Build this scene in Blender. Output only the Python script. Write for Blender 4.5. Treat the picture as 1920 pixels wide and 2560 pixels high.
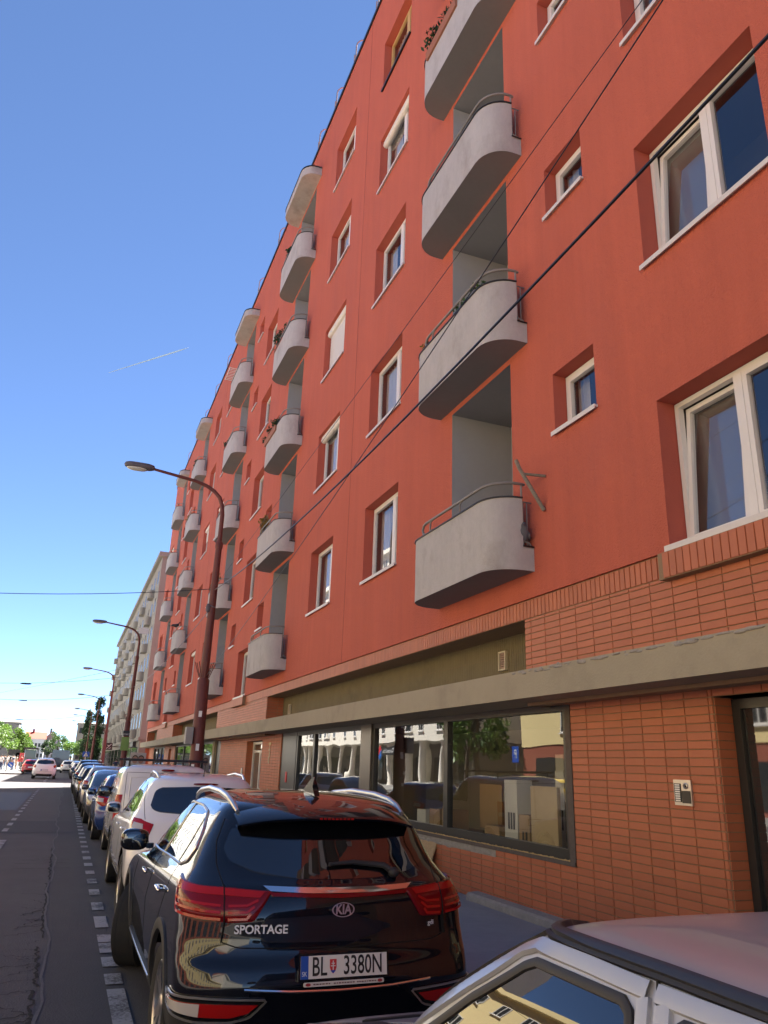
import bpy, bmesh, math, random
import numpy as np
from mathutils import Vector, Matrix
random.seed(7); np.random.seed(7)
R_=math.radians
scene=bpy.context.scene
for o in list(bpy.data.objects): bpy.data.objects.remove(o,do_unlink=True)
COL=scene.collection
# ---------------------------------------------------------------- camera
CAMH=1.80
def cam_axes(yaw,pitch,roll):
    f=Vector((math.sin(yaw)*math.cos(pitch),math.cos(yaw)*math.cos(pitch),math.sin(pitch)))
    r=Vector((math.cos(yaw),-math.sin(yaw),0)); u=r.cross(f)
    return r*math.cos(roll)+u*math.sin(roll), u*math.cos(roll)-r*math.sin(roll), f
cr,cu,cf=cam_axes(R_(21.188),R_(18.622),R_(1.943))
cd=bpy.data.cameras.new('camera'); cam=bpy.data.objects.new('camera',cd); COL.objects.link(cam)
cam.matrix_world=Matrix(((cr.x,cu.x,-cf.x,0),(cr.y,cu.y,-cf.y,0),(cr.z,cu.z,-cf.z,CAMH),(0,0,0,1)))
cd.sensor_fit='HORIZONTAL'; cd.sensor_width=36; cd.lens=36*1899/1920; cd.clip_start=.05; cd.clip_end=30000
scene.camera=cam
# ---------------------------------------------------------------- sky, sun, exposure
SUN_EL,SUN_AZ=56.0,47.0            # azimuth measured from +X towards +Y
w=bpy.data.worlds.new('World'); scene.world=w; w.use_nodes=True
nt=w.node_tree; bg=nt.nodes['Background']
sk=nt.nodes.new('ShaderNodeTexSky'); sk.sky_type='NISHITA'; sk.sun_disc=False
sk.sun_elevation=R_(SUN_EL); sk.sun_rotation=R_(90-SUN_AZ)
sk.air_density=0.42; sk.dust_density=0.0; sk.ozone_density=4.5; sk.altitude=150
nt.links.new(sk.outputs[0],bg.inputs[0]); bg.inputs[1].default_value=0.05
sl=bpy.data.lights.new('sun','SUN'); sl.energy=5.0; sl.angle=R_(.53); sl.color=(1,.95,.88)
sun=bpy.data.objects.new('sun',sl); COL.objects.link(sun)
sd=Vector((math.cos(R_(SUN_EL))*math.cos(R_(SUN_AZ)),math.cos(R_(SUN_EL))*math.sin(R_(SUN_AZ)),math.sin(R_(SUN_EL))))
sun.rotation_euler=sd.to_track_quat('Z','Y').to_euler(); sun.location=(30,30,60)
vs=scene.view_settings; vs.view_transform='Standard'; vs.look='None'; vs.gamma=1; vs.use_curve_mapping=False
vs.exposure=2.8
scene.render.engine='CYCLES'
try:
    scene.cycles.max_bounces=8; scene.cycles.transparent_max_bounces=12
except Exception: pass
# ---------------------------------------------------------------- materials
MATS={}
def mat(name,col,rough=.6,metal=0.,noise=0.,nscale=8.,bump=0.,bscale=40.,coat=0.,spec=.5,rnd=None,rndamt=.12,grime=None,gscale=.6,stretch=None,ior=1.5,emit=None,streak=0.,bdist=.01):
    """procedural principled: colour mottled by noise, optional bump, per-object/island variation, grime"""
    if name in MATS: return MATS[name]
    m=bpy.data.materials.new(name); m.use_nodes=True; n=m.node_tree; p=n.nodes['Principled BSDF']
    p.inputs['Roughness'].default_value=rough; p.inputs['Metallic'].default_value=metal
    p.inputs['IOR'].default_value=ior; p.inputs['Specular IOR Level'].default_value=spec
    p.inputs['Coat Weight'].default_value=coat; p.inputs['Coat Roughness'].default_value=.02
    tc=n.nodes.new('ShaderNodeTexCoord'); src=tc.outputs['Object']
    ge=n.nodes.new('ShaderNodeNewGeometry'); src=ge.outputs['Position']
    if stretch:
        mp=n.nodes.new('ShaderNodeMapping'); mp.inputs['Scale'].default_value=stretch; n.links.new(src,mp.inputs[0]); srcs=mp.outputs[0]
    else: srcs=src
    rgb=n.nodes.new('ShaderNodeRGB'); rgb.outputs[0].default_value=(*col,1); out=rgb.outputs[0]
    def mul(out,fac_socket,lo,hi):
        mr=n.nodes.new('ShaderNodeMapRange'); mr.inputs['To Min'].default_value=lo; mr.inputs['To Max'].default_value=hi
        n.links.new(fac_socket,mr.inputs['Value'])
        mx=n.nodes.new('ShaderNodeMix'); mx.data_type='RGBA'; mx.blend_type='MULTIPLY'; mx.inputs[0].default_value=1
        cb=n.nodes.new('ShaderNodeCombineColor')
        for i in range(3): n.links.new(mr.outputs[0],cb.inputs[i])
        n.links.new(out,mx.inputs[6]); n.links.new(cb.outputs[0],mx.inputs[7]); return mx.outputs[2]
    if noise>0:
        for sc,am in ((nscale,noise),(nscale*6.3,noise*.6)):
            t=n.nodes.new('ShaderNodeTexNoise'); t.inputs['Scale'].default_value=sc; t.inputs['Detail'].default_value=5; t.inputs['Roughness'].default_value=.6
            n.links.new(srcs,t.inputs['Vector']); out=mul(out,t.outputs[0],1-am*1.6,1+am*1.6)
    if grime:
        t=n.nodes.new('ShaderNodeTexNoise'); t.inputs['Scale'].default_value=gscale; t.inputs['Detail'].default_value=7; t.inputs['Roughness'].default_value=.65
        n.links.new(srcs,t.inputs['Vector'])
        cr_=n.nodes.new('ShaderNodeMapRange'); cr_.inputs['From Min'].default_value=.52; cr_.inputs['From Max'].default_value=.72
        n.links.new(t.outputs[0],cr_.inputs['Value']); cr_.inputs['To Max'].default_value=grime[3]
        mx=n.nodes.new('ShaderNodeMix'); mx.data_type='RGBA'; n.links.new(cr_.outputs[0],mx.inputs[0]); n.links.new(out,mx.inputs[6]); mx.inputs[7].default_value=(*grime[:3],1); out=mx.outputs[2]
    if streak>0:
        mp2=n.nodes.new('ShaderNodeMapping'); mp2.inputs['Scale'].default_value=(1,3.2,.16); n.links.new(src,mp2.inputs[0])
        t=n.nodes.new('ShaderNodeTexNoise'); t.inputs['Scale'].default_value=1.6; t.inputs['Detail'].default_value=6; t.inputs['Roughness'].default_value=.7
        n.links.new(mp2.outputs[0],t.inputs['Vector']); out=mul(out,t.outputs[0],1-streak,1+streak)
    if rnd:
        if rnd=='obj': oi=n.nodes.new('ShaderNodeObjectInfo'); rs=oi.outputs['Random']
        else: rs=ge.outputs['Random Per Island']
        out=mul(out,rs,1-rndamt,1+rndamt)
    n.links.new(out,p.inputs['Base Color'])
    if bump>0:
        t=n.nodes.new('ShaderNodeTexNoise'); t.inputs['Scale'].default_value=bscale; t.inputs['Detail'].default_value=4
        n.links.new(src,t.inputs['Vector']); b=n.nodes.new('ShaderNodeBump'); b.inputs['Strength'].default_value=bump; b.inputs['Distance'].default_value=bdist
        n.links.new(t.outputs[0],b.inputs['Height']); n.links.new(b.outputs[0],p.inputs['Normal'])
    if emit:
        p.inputs['Emission Color'].default_value=(*emit[:3],1); p.inputs['Emission Strength'].default_value=emit[3]
    MATS[name]=m; return m
def glassmat(name,tint=(.75,.8,.8),f0=1.52,rough=.0,wav=0.0):
    if name in MATS: return MATS[name]
    m=bpy.data.materials.new(name); m.use_nodes=True; n=m.node_tree
    for x in list(n.nodes):
        if x.type!='OUTPUT_MATERIAL': n.nodes.remove(x)
    o=[x for x in n.nodes if x.type=='OUTPUT_MATERIAL'][0]
    tr=n.nodes.new('ShaderNodeBsdfTransparent'); tr.inputs[0].default_value=(*tint,1)
    gl=n.nodes.new('ShaderNodeBsdfGlossy'); gl.inputs['Roughness'].default_value=rough; gl.inputs[0].default_value=(.95,.97,1,1)
    fr=n.nodes.new('ShaderNodeFresnel'); fr.inputs[0].default_value=f0
    gb_=n.nodes.new('ShaderNodeNewGeometry'); iv=n.nodes.new('ShaderNodeMath'); iv.operation='SUBTRACT'; iv.inputs[0].default_value=1; n.links.new(gb_.outputs['Backfacing'],iv.inputs[1]); mm=n.nodes.new('ShaderNodeMath'); mm.operation='MULTIPLY'; n.links.new(fr.outputs[0],mm.inputs[0]); n.links.new(iv.outputs[0],mm.inputs[1])
    mx=n.nodes.new('ShaderNodeMixShader'); n.links.new(mm.outputs[0],mx.inputs[0]); n.links.new(tr.outputs[0],mx.inputs[1]); n.links.new(gl.outputs[0],mx.inputs[2])
    if wav>0:
        g=n.nodes.new('ShaderNodeNewGeometry'); t=n.nodes.new('ShaderNodeTexNoise'); t.inputs['Scale'].default_value=.8; t.inputs['Detail'].default_value=1
        b=n.nodes.new('ShaderNodeBump'); b.inputs['Strength'].default_value=wav; b.inputs['Distance'].default_value=.05
        n.links.new(g.outputs['Position'],t.inputs['Vector']); n.links.new(t.outputs[0],b.inputs['Height'])
        n.links.new(b.outputs[0],gl.inputs['Normal']); n.links.new(b.outputs[0],fr.inputs['Normal'])
    n.links.new(mx.outputs[0],o.inputs[0]); MATS[name]=m; return m
# ---------------------------------------------------------------- mesh helpers
class MB:
    def __init__(s): s.v=[]; s.f=[]; s.mi=[]
    def quad(s,a,b,c,d,mi=0):
        i=len(s.v); s.v+=[tuple(a),tuple(b),tuple(c),tuple(d)]; s.f.append((i,i+1,i+2,i+3)); s.mi.append(mi)
    def box(s,x0,x1,y0,y1,z0,z1,mi=0):
        i=len(s.v); s.v+=[(x,y,z) for z in (z0,z1) for y in (y0,y1) for x in (x0,x1)]
        for f in ((0,2,3,1),(4,5,7,6),(0,1,5,4),(2,6,7,3),(0,4,6,2),(1,3,7,5)): s.f.append(tuple(i+k for k in f)); s.mi.append(mi)
    def prism(s,poly,axis,a,b,mi=0):
        """poly of 2D points extruded along axis from a to b; axis 0:(y,z) 1:(x,z) 2:(x,y)"""
        def P(p,t): return {0:(t,p[0],p[1]),1:(p[0],t,p[1]),2:(p[0],p[1],t)}[axis]
        n=len(poly); i=len(s.v); s.v+=[P(p,a) for p in poly]+[P(p,b) for p in poly]
        s.f.append(tuple(i+k for k in range(n-1,-1,-1))); s.mi.append(mi)
        s.f.append(tuple(i+n+k for k in range(n))); s.mi.append(mi)
        for k in range(n):
            k2=(k+1)%n; s.f.append((i+k,i+k2,i+n+k2,i+n+k)); s.mi.append(mi)
    def tube(s,pts,r,n=8,mi=0,cap=True,flat=1.0):
        pts=[Vector(p) for p in pts]; rs=r if isinstance(r,(list,tuple)) else [r]*len(pts)
        i0=len(s.v); up=None
        for k,p in enumerate(pts):
            t=(pts[min(k+1,len(pts)-1)]-pts[max(k-1,0)]).normalized()
            if up is None:
                up=Vector((0,0,1)) if abs(t.z)<.9 else Vector((1,0,0))
            a=t.cross(up).normalized(); b=a.cross(t).normalized(); up=b
            for j in range(n):
                an=2*math.pi*j/n; s.v.append(tuple(p+a*math.cos(an)*rs[k]+b*math.sin(an)*rs[k]*flat))
        for k in range(len(pts)-1):
            for j in range(n):
                j2=(j+1)%n; s.f.append((i0+k*n+j,i0+k*n+j2,i0+(k+1)*n+j2,i0+(k+1)*n+j)); s.mi.append(mi)
        if cap:
            s.f.append(tuple(i0+j for j in range(n-1,-1,-1))); s.mi.append(mi)
            e=i0+(len(pts)-1)*n; s.f.append(tuple(e+j for j in range(n))); s.mi.append(mi)
    def lathe(s,prof,c,axis=2,n=24,mi=0,close=False,cap=True):
        """prof list of (r,h) around axis through c"""
        i0=len(s.v)
        for r,h in prof:
            for j in range(n):
                a=2*math.pi*j/n; u,v=r*math.cos(a),r*math.sin(a)
                s.v.append({0:(c[0]+h,c[1]+u,c[2]+v),1:(c[0]+u,c[1]+h,c[2]+v),2:(c[0]+u,c[1]+v,c[2]+h)}[axis])
        m=len(prof)
        for k in range(m-1 if not close else m):
            k2=(k+1)%m
            for j in range(n):
                j2=(j+1)%n; s.f.append((i0+k*n+j,i0+k*n+j2,i0+k2*n+j2,i0+k2*n+j)); s.mi.append(mi)
        if not close and cap:
            for k in (0,m-1):
                if prof[k][0]>1e-4:
                    idx=[i0+k*n+j for j in range(n)]; s.f.append(tuple(idx if k else idx[::-1])); s.mi.append(mi)
    def blob(s,c,r,p=2.5,n=16,m=10,mi=0):
        i0=len(s.v); sg=lambda a,e:math.copysign(abs(a)**e,a); e=2/p
        for k in range(m+1):
            ph=-math.pi/2+math.pi*k/m
            for j in range(n):
                th=2*math.pi*j/n
                s.v.append((c[0]+r[0]*sg(math.cos(ph),e)*sg(math.cos(th),e),c[1]+r[1]*sg(math.cos(ph),e)*sg(math.sin(th),e),c[2]+r[2]*sg(math.sin(ph),e)))
        for k in range(m):
            for j in range(n):
                j2=(j+1)%n; s.f.append((i0+k*n+j,i0+k*n+j2,i0+(k+1)*n+j2,i0+(k+1)*n+j)); s.mi.append(mi)
    def mesh(s,name,mats,smooth=False,merge=False):
        me=bpy.data.meshes.new(name); me.from_pydata(s.v,[],s.f)
        ml=mats if isinstance(mats,(list,tuple)) else [mats]
        for m in ml: me.materials.append(m)
        if len(ml)>1: me.polygons.foreach_set('material_index',s.mi)
        bm=bmesh.new(); bm.from_mesh(me)
        if merge: bmesh.ops.remove_doubles(bm,verts=bm.verts,dist=1e-4)
        bmesh.ops.recalc_face_normals(bm,faces=bm.faces) if smooth!='keep' else None
        bm.to_mesh(me); bm.free()
        if smooth:
            me.polygons.foreach_set('use_smooth',[True]*len(me.polygons))
            if smooth is True: 
                try: me.set_sharp_from_angle(angle=R_(40))
                except Exception: pass
        me.update(); return me
    def build(s,name,mats,parent=None,smooth=False,merge=False,loc=None):
        return link(name,s.mesh(name,mats,smooth,merge),parent,loc)
def link(name,me,parent=None,loc=None,rotz=None):
    o=bpy.data.objects.new(name,me); COL.objects.link(o)
    if parent: o.parent=parent
    if loc is not None: o.location=loc
    if rotz is not None: o.rotation_euler=(0,0,rotz)
    return o
def tag(o,label,cat,group=None,kind=None):
    if label: o['label']=label
    if cat: o['category']=cat
    if group: o['group']=group
    if kind: o['kind']=kind
    return o
def thing(name,label,cat,loc=(0,0,0),rotz=0,group=None):
    o=bpy.data.objects.new(name,None); COL.objects.link(o); o.empty_display_size=.2
    o.location=loc; o.rotation_euler=(0,0,rotz); return tag(o,label,cat,group)
def structure(o): o['kind']='structure'; return o
def copytree(o,parent=None):
    c=o.copy(); COL.objects.link(c); c.parent=parent
    for ch in list(o.children): copytree(ch,c)
    return c
def text_mesh(s,size,xs=1.0,depth=.002,bold=0.0,spacing=1.0,align='CENTER'):
    cu_=bpy.data.curves.new('lettering','FONT'); cu_.body=s; cu_.size=size; cu_.extrude=depth; cu_.offset=bold
    cu_.align_x=align; cu_.align_y='CENTER'; cu_.space_character=spacing; cu_.resolution_u=4
    o=bpy.data.objects.new('tmp',cu_); COL.objects.link(o); dg=bpy.context.evaluated_depsgraph_get()
    me=bpy.data.meshes.new_from_object(o.evaluated_get(dg)); bpy.data.objects.remove(o,do_unlink=True)
    for v in me.vertices: v.co.x*=xs
    return me
def add_text(s,size,loc,mat_,parent,normal='-y',xs=1.0,name='lettering',depth=.002,bold=0.,spacing=1.0,align='CENTER',tilt=0):
    me=text_mesh(s,size,xs,depth,bold,spacing,align); me.materials.clear(); me.materials.append(mat_)
    o=link(name,me,parent,loc)
    rx=math.pi/2+tilt
    o.rotation_euler={'-y':(rx,0,0),'-x':(rx,0,-math.pi/2),'+x':(rx,0,math.pi/2),'+y':(rx,0,math.pi)}[normal]
    return o
def pchip(x,y,xq):
    x=np.asarray(x,float);y=np.asarray(y,float);h=np.diff(x);d=np.diff(y)/h;m=np.zeros_like(y)
    m[0]=d[0];m[-1]=d[-1]
    for i in range(1,len(y)-1):
        if d[i-1]*d[i]>0:
            w1=2*h[i]+h[i-1];w2=h[i]+2*h[i-1];m[i]=(w1+w2)/(w1/d[i-1]+w2/d[i])
    i=np.clip(np.searchsorted(x,xq)-1,0,len(x)-2);t=(xq-x[i])/h[i]
    return (2*t**3-3*t**2+1)*y[i]+(t**3-2*t**2+t)*h[i]*m[i]+(-2*t**3+3*t**2)*y[i+1]+(t**3-t**2)*h[i]*m[i+1]
def smoothline(pts,n):
    p=np.array(pts,float); d=np.r_[0,np.cumsum(np.maximum(np.hypot(*np.diff(p[:,:2],axis=0).T),1e-6))]; q=np.linspace(0,d[-1],n)
    return np.stack([np.interp(q,d,p[:,k]) for k in range(p.shape[1])],1)
def arc(cx,cy,r,a0,a1,n): return [(cx+r*math.cos(R_(a0+(a1-a0)*i/n)),cy+r*math.sin(R_(a0+(a1-a0)*i/n))) for i in range(n+1)]
# ================================================================ palette
M_ast=mat('asphalt_old',(.085,.078,.080),.92,noise=.13,nscale=1.3,bump=.9,bscale=60,grime=(.10,.093,.09,.55),gscale=.5)
M_ast2=mat('asphalt_patch',(.060,.056,.059),.9,noise=.10,nscale=2.,bump=.9,bscale=75,grime=(.07,.063,.06,.5),gscale=.7)
M_ast3=mat('asphalt_dark',(.046,.044,.049),.88,noise=.10,nscale=2.5,bump=.8,bscale=75)
M_side=mat('pavement_asphalt',(.27,.26,.25),.93,noise=.10,nscale=1.6,bump=.7,bscale=55,grime=(.34,.325,.305,.6),gscale=.8)
M_kerb=mat('granite_kerb',(.30,.285,.27),.85,noise=.12,nscale=14,bump=.4,bscale=60)
M_crack=mat('crack',(.012,.011,.012),1.)
M_seam=mat('sealed_joint',(.12,.115,.115),.95,noise=.25,nscale=20)
M_plas=mat('red_plaster',(.50,.116,.066),.93,noise=.065,nscale=.7,bdist=.02,bump=1.,bscale=48,grime=(.44,.110,.074,.7),gscale=.5,stretch=(1,1,.28),streak=.13)
M_rev=mat('red_plaster_reveal',(.46,.102,.066),.94,noise=.05,nscale=.9,bump=.6,bscale=95)
M_mort=mat('tile_mortar',(.27,.18,.105),.95,noise=.10,nscale=9,bump=.4,bscale=80)
M_tileO=mat('clay_tile_object',(.43,.125,.052),.55,noise=.06,nscale=3.,bump=.12,bscale=30,rnd='obj',rndamt=.08)
M_tileI=mat('clay_tile_island',(.43,.125,.052),.55,noise=.06,nscale=3.,bump=.12,bscale=30,rnd='isl',rndamt=.08)
M_conc=mat('balcony_concrete',(.42,.40,.385),.9,noise=.09,nscale=5.,bump=.5,bscale=50,grime=(.29,.262,.24,.8),gscale=1.7,stretch=(1,1,.6),streak=.10)
M_beam=mat('beam_render',(.34,.295,.205),.9,noise=.06,nscale=1.2,bump=.3,bscale=40,grime=(.25,.215,.155,.8),gscale=1.3)
M_cem=mat('cement_patch',(.30,.275,.235),.95,noise=.18,nscale=9,bump=1.,bscale=25)
M_flut=mat('olive_fluted',(.155,.125,.058),.75,noise=.10,nscale=5,bump=.2,bscale=40,grime=(.10,.08,.04,.6),gscale=2.)
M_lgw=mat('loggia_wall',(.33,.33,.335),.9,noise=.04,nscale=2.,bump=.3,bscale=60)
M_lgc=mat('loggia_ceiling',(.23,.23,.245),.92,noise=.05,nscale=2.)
M_white=mat('white_upvc',(.74,.71,.66),.35,noise=.02,nscale=4)
M_wood=mat('varnished_frame',(.55,.36,.14),.5,noise=.06,nscale=10)
M_sill=mat('metal_sill',(.66,.62,.57),.45,noise=.04,nscale=6)
M_shut=mat('shutter_box',(.70,.66,.58),.5,noise=.03,nscale=6)
M_blk=mat('black_metal',(.017,.016,.016),.38,noise=.1,nscale=6)
M_anth=mat('anthracite_frame',(.032,.031,.029),.36,noise=.05,nscale=8)
M_bronze=mat('bronze_panel',(.115,.095,.072),.34,metal=.35,noise=.04,nscale=2)
M_rail=mat('grey_rail_paint',(.215,.20,.185),.5,noise=.10,nscale=14)
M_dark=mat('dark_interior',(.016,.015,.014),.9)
M_pane=[mat('pane_'+k,c  ,.025,spec=.72,ior=1.75) for k,c in (('dark',(.020,.022,.024)),('curtain',(.105,.10,.092)),('blind',(.17,.16,.14)))]
M_glass=glassmat('shop_glass',(.82,.84,.80),1.85,.0,.10)
M_wglass=glassmat('window_glass',(.86,.88,.88),2.05,.0,.05)
M_curt=mat('curtain_cloth',(.46,.44,.41),.9,noise=.03,nscale=6); M_room=mat('room_dark',(.075,.068,.06),.9)
M_steel=mat('brushed_steel',(.55,.53,.50),.32,metal=.9,noise=.05,nscale=30)
M_grime=mat('rust_streak',(.20,.085,.05),.95)
# ================================================================ ground
def slab(name,x0,x1,y0,y1,z,m,parent=None):
    b=MB(); b.quad((x0,y0,z),(x1,y0,z),(x1,y1,z),(x0,y1,z)); o=b.build(name,m,parent); o['kind']='structure'; return o
road=slab('road',-40,2.63,-60,4000,0,M_ast)
slab('ground',-4000,4000,-400,9000,-.06,mat('far_ground',(.10,.10,.075),.95,noise=.2,nscale=.02))
b=MB(); # resurfaced strip with a wavering edge along the parking lane
ys=np.arange(-6,130,.25); xe=[.08+.035*math.sin(y*.9)+.02*math.sin(y*2.7+1)+.012*random.uniform(-1,1)+(.08 if y>42 else 0) for y in ys]
for i in range(len(ys)-1): b.quad((xe[i],ys[i],.004),(2.63,ys[i],.004),(2.63,ys[i+1],.004),(xe[i+1],ys[i+1],.004))
strip=b.build('road_patch_strip',M_ast2); structure(strip)
slab('road_patch',-3.2,.85,22.0,26.0,.007,M_ast3)
slab('road_patch',-7.0,-1.3,31.,46.0,.005,mat('asphalt_smooth',(.066,.064,.070),.72,noise=.05,nscale=1.2,bump=.25,bscale=60))
b=MB()
for i in range(len(ys)-1):
    if -6<ys[i]<60:
        wv=.008+.010*abs(math.sin(ys[i]*1.7))*random.random(); b.quad((xe[i]-wv,ys[i],.0085),(xe[i]+.012,ys[i],.0085),(xe[i+1]+.012,ys[i+1],.0085),(xe[i+1]-wv,ys[i+1],.0085))
structure(b.build('road_seam',M_seam))
b=MB()
def ragged(b,p,q,wd,z,n=14,am=.03):
    p=np.array(p,float);q=np.array(q,float);t=(q-p)/np.linalg.norm(q-p);nn=np.array([-t[1],t[0]])
    pts=[p+(q-p)*i/n+nn*random.uniform(-am,am) for i in range(n+1)]
    for i in range(n):
        a,c=pts[i],pts[i+1]; w0=wd*random.uniform(.3,1.1);
        b.quad((a[0]-nn[0]*w0,a[1]-nn[1]*w0,z),(a[0]+nn[0]*w0,a[1]+nn[1]*w0,z),(c[0]+nn[0]*w0,c[1]+nn[1]*w0,z),(c[0]-nn[0]*w0,c[1]-nn[1]*w0,z))
for k in range(30):
    y=random.choice([random.uniform(6.6,8.6),random.uniform(8.6,12),random.uniform(11.5,18)]); L=random.uniform(.08,.42); x=.06-random.uniform(.0,.05)
    ragged(b,(x,y),(x-L,y+random.uniform(-.35,.35)),random.uniform(.004,.012),.0065,9,.035)
for y0,y1 in ((6.3,7.6),(7.7,9.2),(9.6,13.5),(13.9,18.5)): ragged(b,(.05,y0),(.03,y1),.016,.0066,26,.022)
for y in (15.2,15.9,16.4): ragged(b,(-.55,y),(.35,y+.05),.014,.011,18,.03)
structure(b.build('road_cracks',M_crack))
def paintmat():
    m=bpy.data.materials.new('worn_road_paint'); m.use_nodes=True; n=m.node_tree; p=n.nodes['Principled BSDF']; p.inputs['Roughness'].default_value=.85
    g=n.nodes.new('ShaderNodeNewGeometry'); t=n.nodes.new('ShaderNodeTexNoise'); t.inputs['Scale'].default_value=38; t.inputs['Detail'].default_value=6; t.inputs['Roughness'].default_value=.7
    t2=n.nodes.new('ShaderNodeTexNoise'); t2.inputs['Scale'].default_value=1.8
    n.links.new(g.outputs['Position'],t.inputs['Vector']); n.links.new(g.outputs['Position'],t2.inputs['Vector'])
    a=n.nodes.new('ShaderNodeMath'); a.operation='ADD'; n.links.new(t.outputs[0],a.inputs[0]); n.links.new(t2.outputs[0],a.inputs[1])
    r=n.nodes.new('ShaderNodeValToRGB'); r.color_ramp.elements[0].position=.80; r.color_ramp.elements[1].position=1.04
    r.color_ramp.elements[0].color=(.075,.07,.072,1); r.color_ramp.elements[1].color=(.31,.305,.31,1)
    n.links.new(a.outputs[0],r.inputs[0]); n.links.new(r.outputs[0],p.inputs['Base Color']); return m
M_paint=paintmat()
dash=[(6.4,7.45),(7.6,7.95),(8.21,8.58),(8.76,9.2),(9.24,9.62),(10.0,10.67),(11.1,11.66),(12.3,12.78),(13.36,13.84),(14.38,14.8),(15.44,15.86),(16.4,16.88),(17.45,17.85),(18.55,18.92),(19.48,19.9),(20.6,20.98)]
dash+=[(21.6+i*1.05,22.05+i*1.05) for i in range(32)]
b=MB()
for a,c in dash: b.quad((.595,a,.0125),(.735,a,.0125),(.735,c,.0125),(.595,c,.0125))
structure(b.build('parking_line',M_paint))
b=MB()
for i in range(16):
    a=22.4+i*1.86; b.quad((-1.19,a,.0125),(-1.06,a,.0125),(-1.06,a+.95,.0125),(-1.19,a+.95,.0125))
for i in range(10):
    a=66+i*6; b.quad((-1.25,a,.0125),(-1.05,a,.0125),(-1.05,a+3,.0125),(-1.25,a+3,.0125))
structure(b.build('lane_line',M_paint))
b=MB()
b.quad((-1.6,18.4,.0125),(-.93,18.4,.0125),(-.93,20.2,.0125),(-1.6,20.2,.0125))
for p_,q_ in (((-.78,6.62),(-.42,6.68)),((-.62,6.02),(-.36,6.55)),((-.45,6.95),(-.22,7.0)),((-.10,6.42),(.12,6.30)),((.12,6.30),(.20,6.02))): ragged(b,p_,q_,.045,.0125,12,.02)   # remains of an old painted arrow
structure(b.build('road_marking',M_paint))
# pavement and kerb
b=MB(); b.box(2.75,5.95,-30,61,-.05,.11); b.box(2.75,5.95,74,330,-.05,.11); structure(b.build('pavement',M_side))
kerb=structure(thing('kerb',None,None,(2.69,0,0)))
for c in ('category','label'):
    if c in kerb: del kerb[c]
me=None
for i in range(48):
    y=-6+i*1.4
    if me is None:
        bb=MB(); bb.box(-.06,.06,.004,1.392,-.05,.122); me=bb.mesh('kerbstone',M_kerb)
    link('kerbstone',me,kerb,(0,y,0))
b=MB(); b.box(-23,-14,-60,330,-.05,.12); structure(b.build('far_pavement',mat('pale_paving',(.17,.163,.15),.9,noise=.08,nscale=.8)))
slab('tram_track_bed',-12.5,-4.6,-60,87,.006,mat('track_concrete',(.10,.095,.09),.9,noise=.08,nscale=.6,grime=(.08,.077,.072,.6),gscale=.3))
for tx in (-6.2,-7.64,-9.4,-10.84): slab('tram_rail',tx,tx+.07,-60,87,.012,mat('rail_steel',(.3,.28,.26),.35,metal=.8))
# ================================================================ red apartment building
D=5.3
FY=lambda u:D*u
FZ=lambda z:CAMH+D*z
J0,HF,ST=3.006,2.083,.638
YEND=60.3; YBEG=-14.0; ZROOF=FZ(3.961); ZPL=3.95
bld=thing('apartment_building','long red plastered apartment building with curved concrete balconies and tiled shop floor','building',(D,0,0))
def W(x,y,z): return (x-D,y,z)          # world to building-local
holes=[]   # (kind,y0,y1,z0,z1,depth,floor,col)
def addcol(kind,uc0,uc1,col):
    for f in range(5):
        if kind=='A': z0,z1,d=.698+f*ST,1.011+f*ST,.28
        if kind=='S': z0,z1,d=.793+f*ST,.953+f*ST,.27
        if kind=='L': z0,z1,d=(.412 if f==0 else .400+f*ST),.718+f*ST,.30
        if kind=='B': z0,z1,d=.4925+f*ST,1.088+f*ST,1.15
        holes.append((kind,FY(uc0),FY(uc1),FZ(z0),FZ(z1),d,f,col))
ci=0
for k in (-1,0,1,2):
    J=J0+2*HF*k
    for s in (-1,1):
        if k==-1 and s==-1: continue
        if k==2 and s==1: continue
        for kind,o0,o1 in (('A',.212,.563),('B',1.007,1.369),('S',1.57,1.735)):
            u0,u1=sorted((J+s*o0,J+s*o1)); addcol(kind,u0,u1,ci); ci+=1
for k in (-1,0,1):
    c=J0+2*HF*k+HF; addcol('L',c-.171,c+.161,100+k)
def wallgrid(b,ys,zs,hs,X,mi=0):
    for i in range(len(ys)-1):
        for j in range(len(zs)-1):
            yc,zc=(ys[i]+ys[i+1])/2,(zs[j]+zs[j+1])/2
            if any(h[1]<yc<h[2] and h[3]<zc<h[4] for h in hs): continue
            b.quad(W(X,ys[i],zs[j]),W(X,ys[i],zs[j+1]),W(X,ys[i+1],zs[j+1]),W(X,ys[i+1],zs[j]),mi)
def uniq(v):
    v=sorted(v); o=[v[0]]
    for x in v[1:]:
        if x-o[-1]>1e-4: o.append(x)
    return o
b=MB()
ys=uniq([YBEG,YEND]+[h[1] for h in holes]+[h[2] for h in holes]); zs=uniq([ZPL,ZROOF]+[h[3] for h in holes]+[h[4] for h in holes])
wallgrid(b,ys,zs,holes,D)
for kind,y0,y1,z0,z1,d,f,c in holes:
    if kind=='B': continue
    X0,X1=D,D+d
    b.quad(W(X0,y0,z0),W(X1,y0,z0),W(X1,y0,z1),W(X0,y0,z1),1); b.quad(W(X0,y1,z0),W(X0,y1,z1),W(X1,y1,z1),W(X1,y1,z0),1)
    b.quad(W(X0,y0,z1),W(X1,y0,z1),W(X1,y1,z1),W(X0,y1,z1),1); b.quad(W(X0,y0,z0),W(X0,y1,z0),W(X1,y1,z0),W(X1,y0,z0),1)
XB=D+13.5
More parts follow.
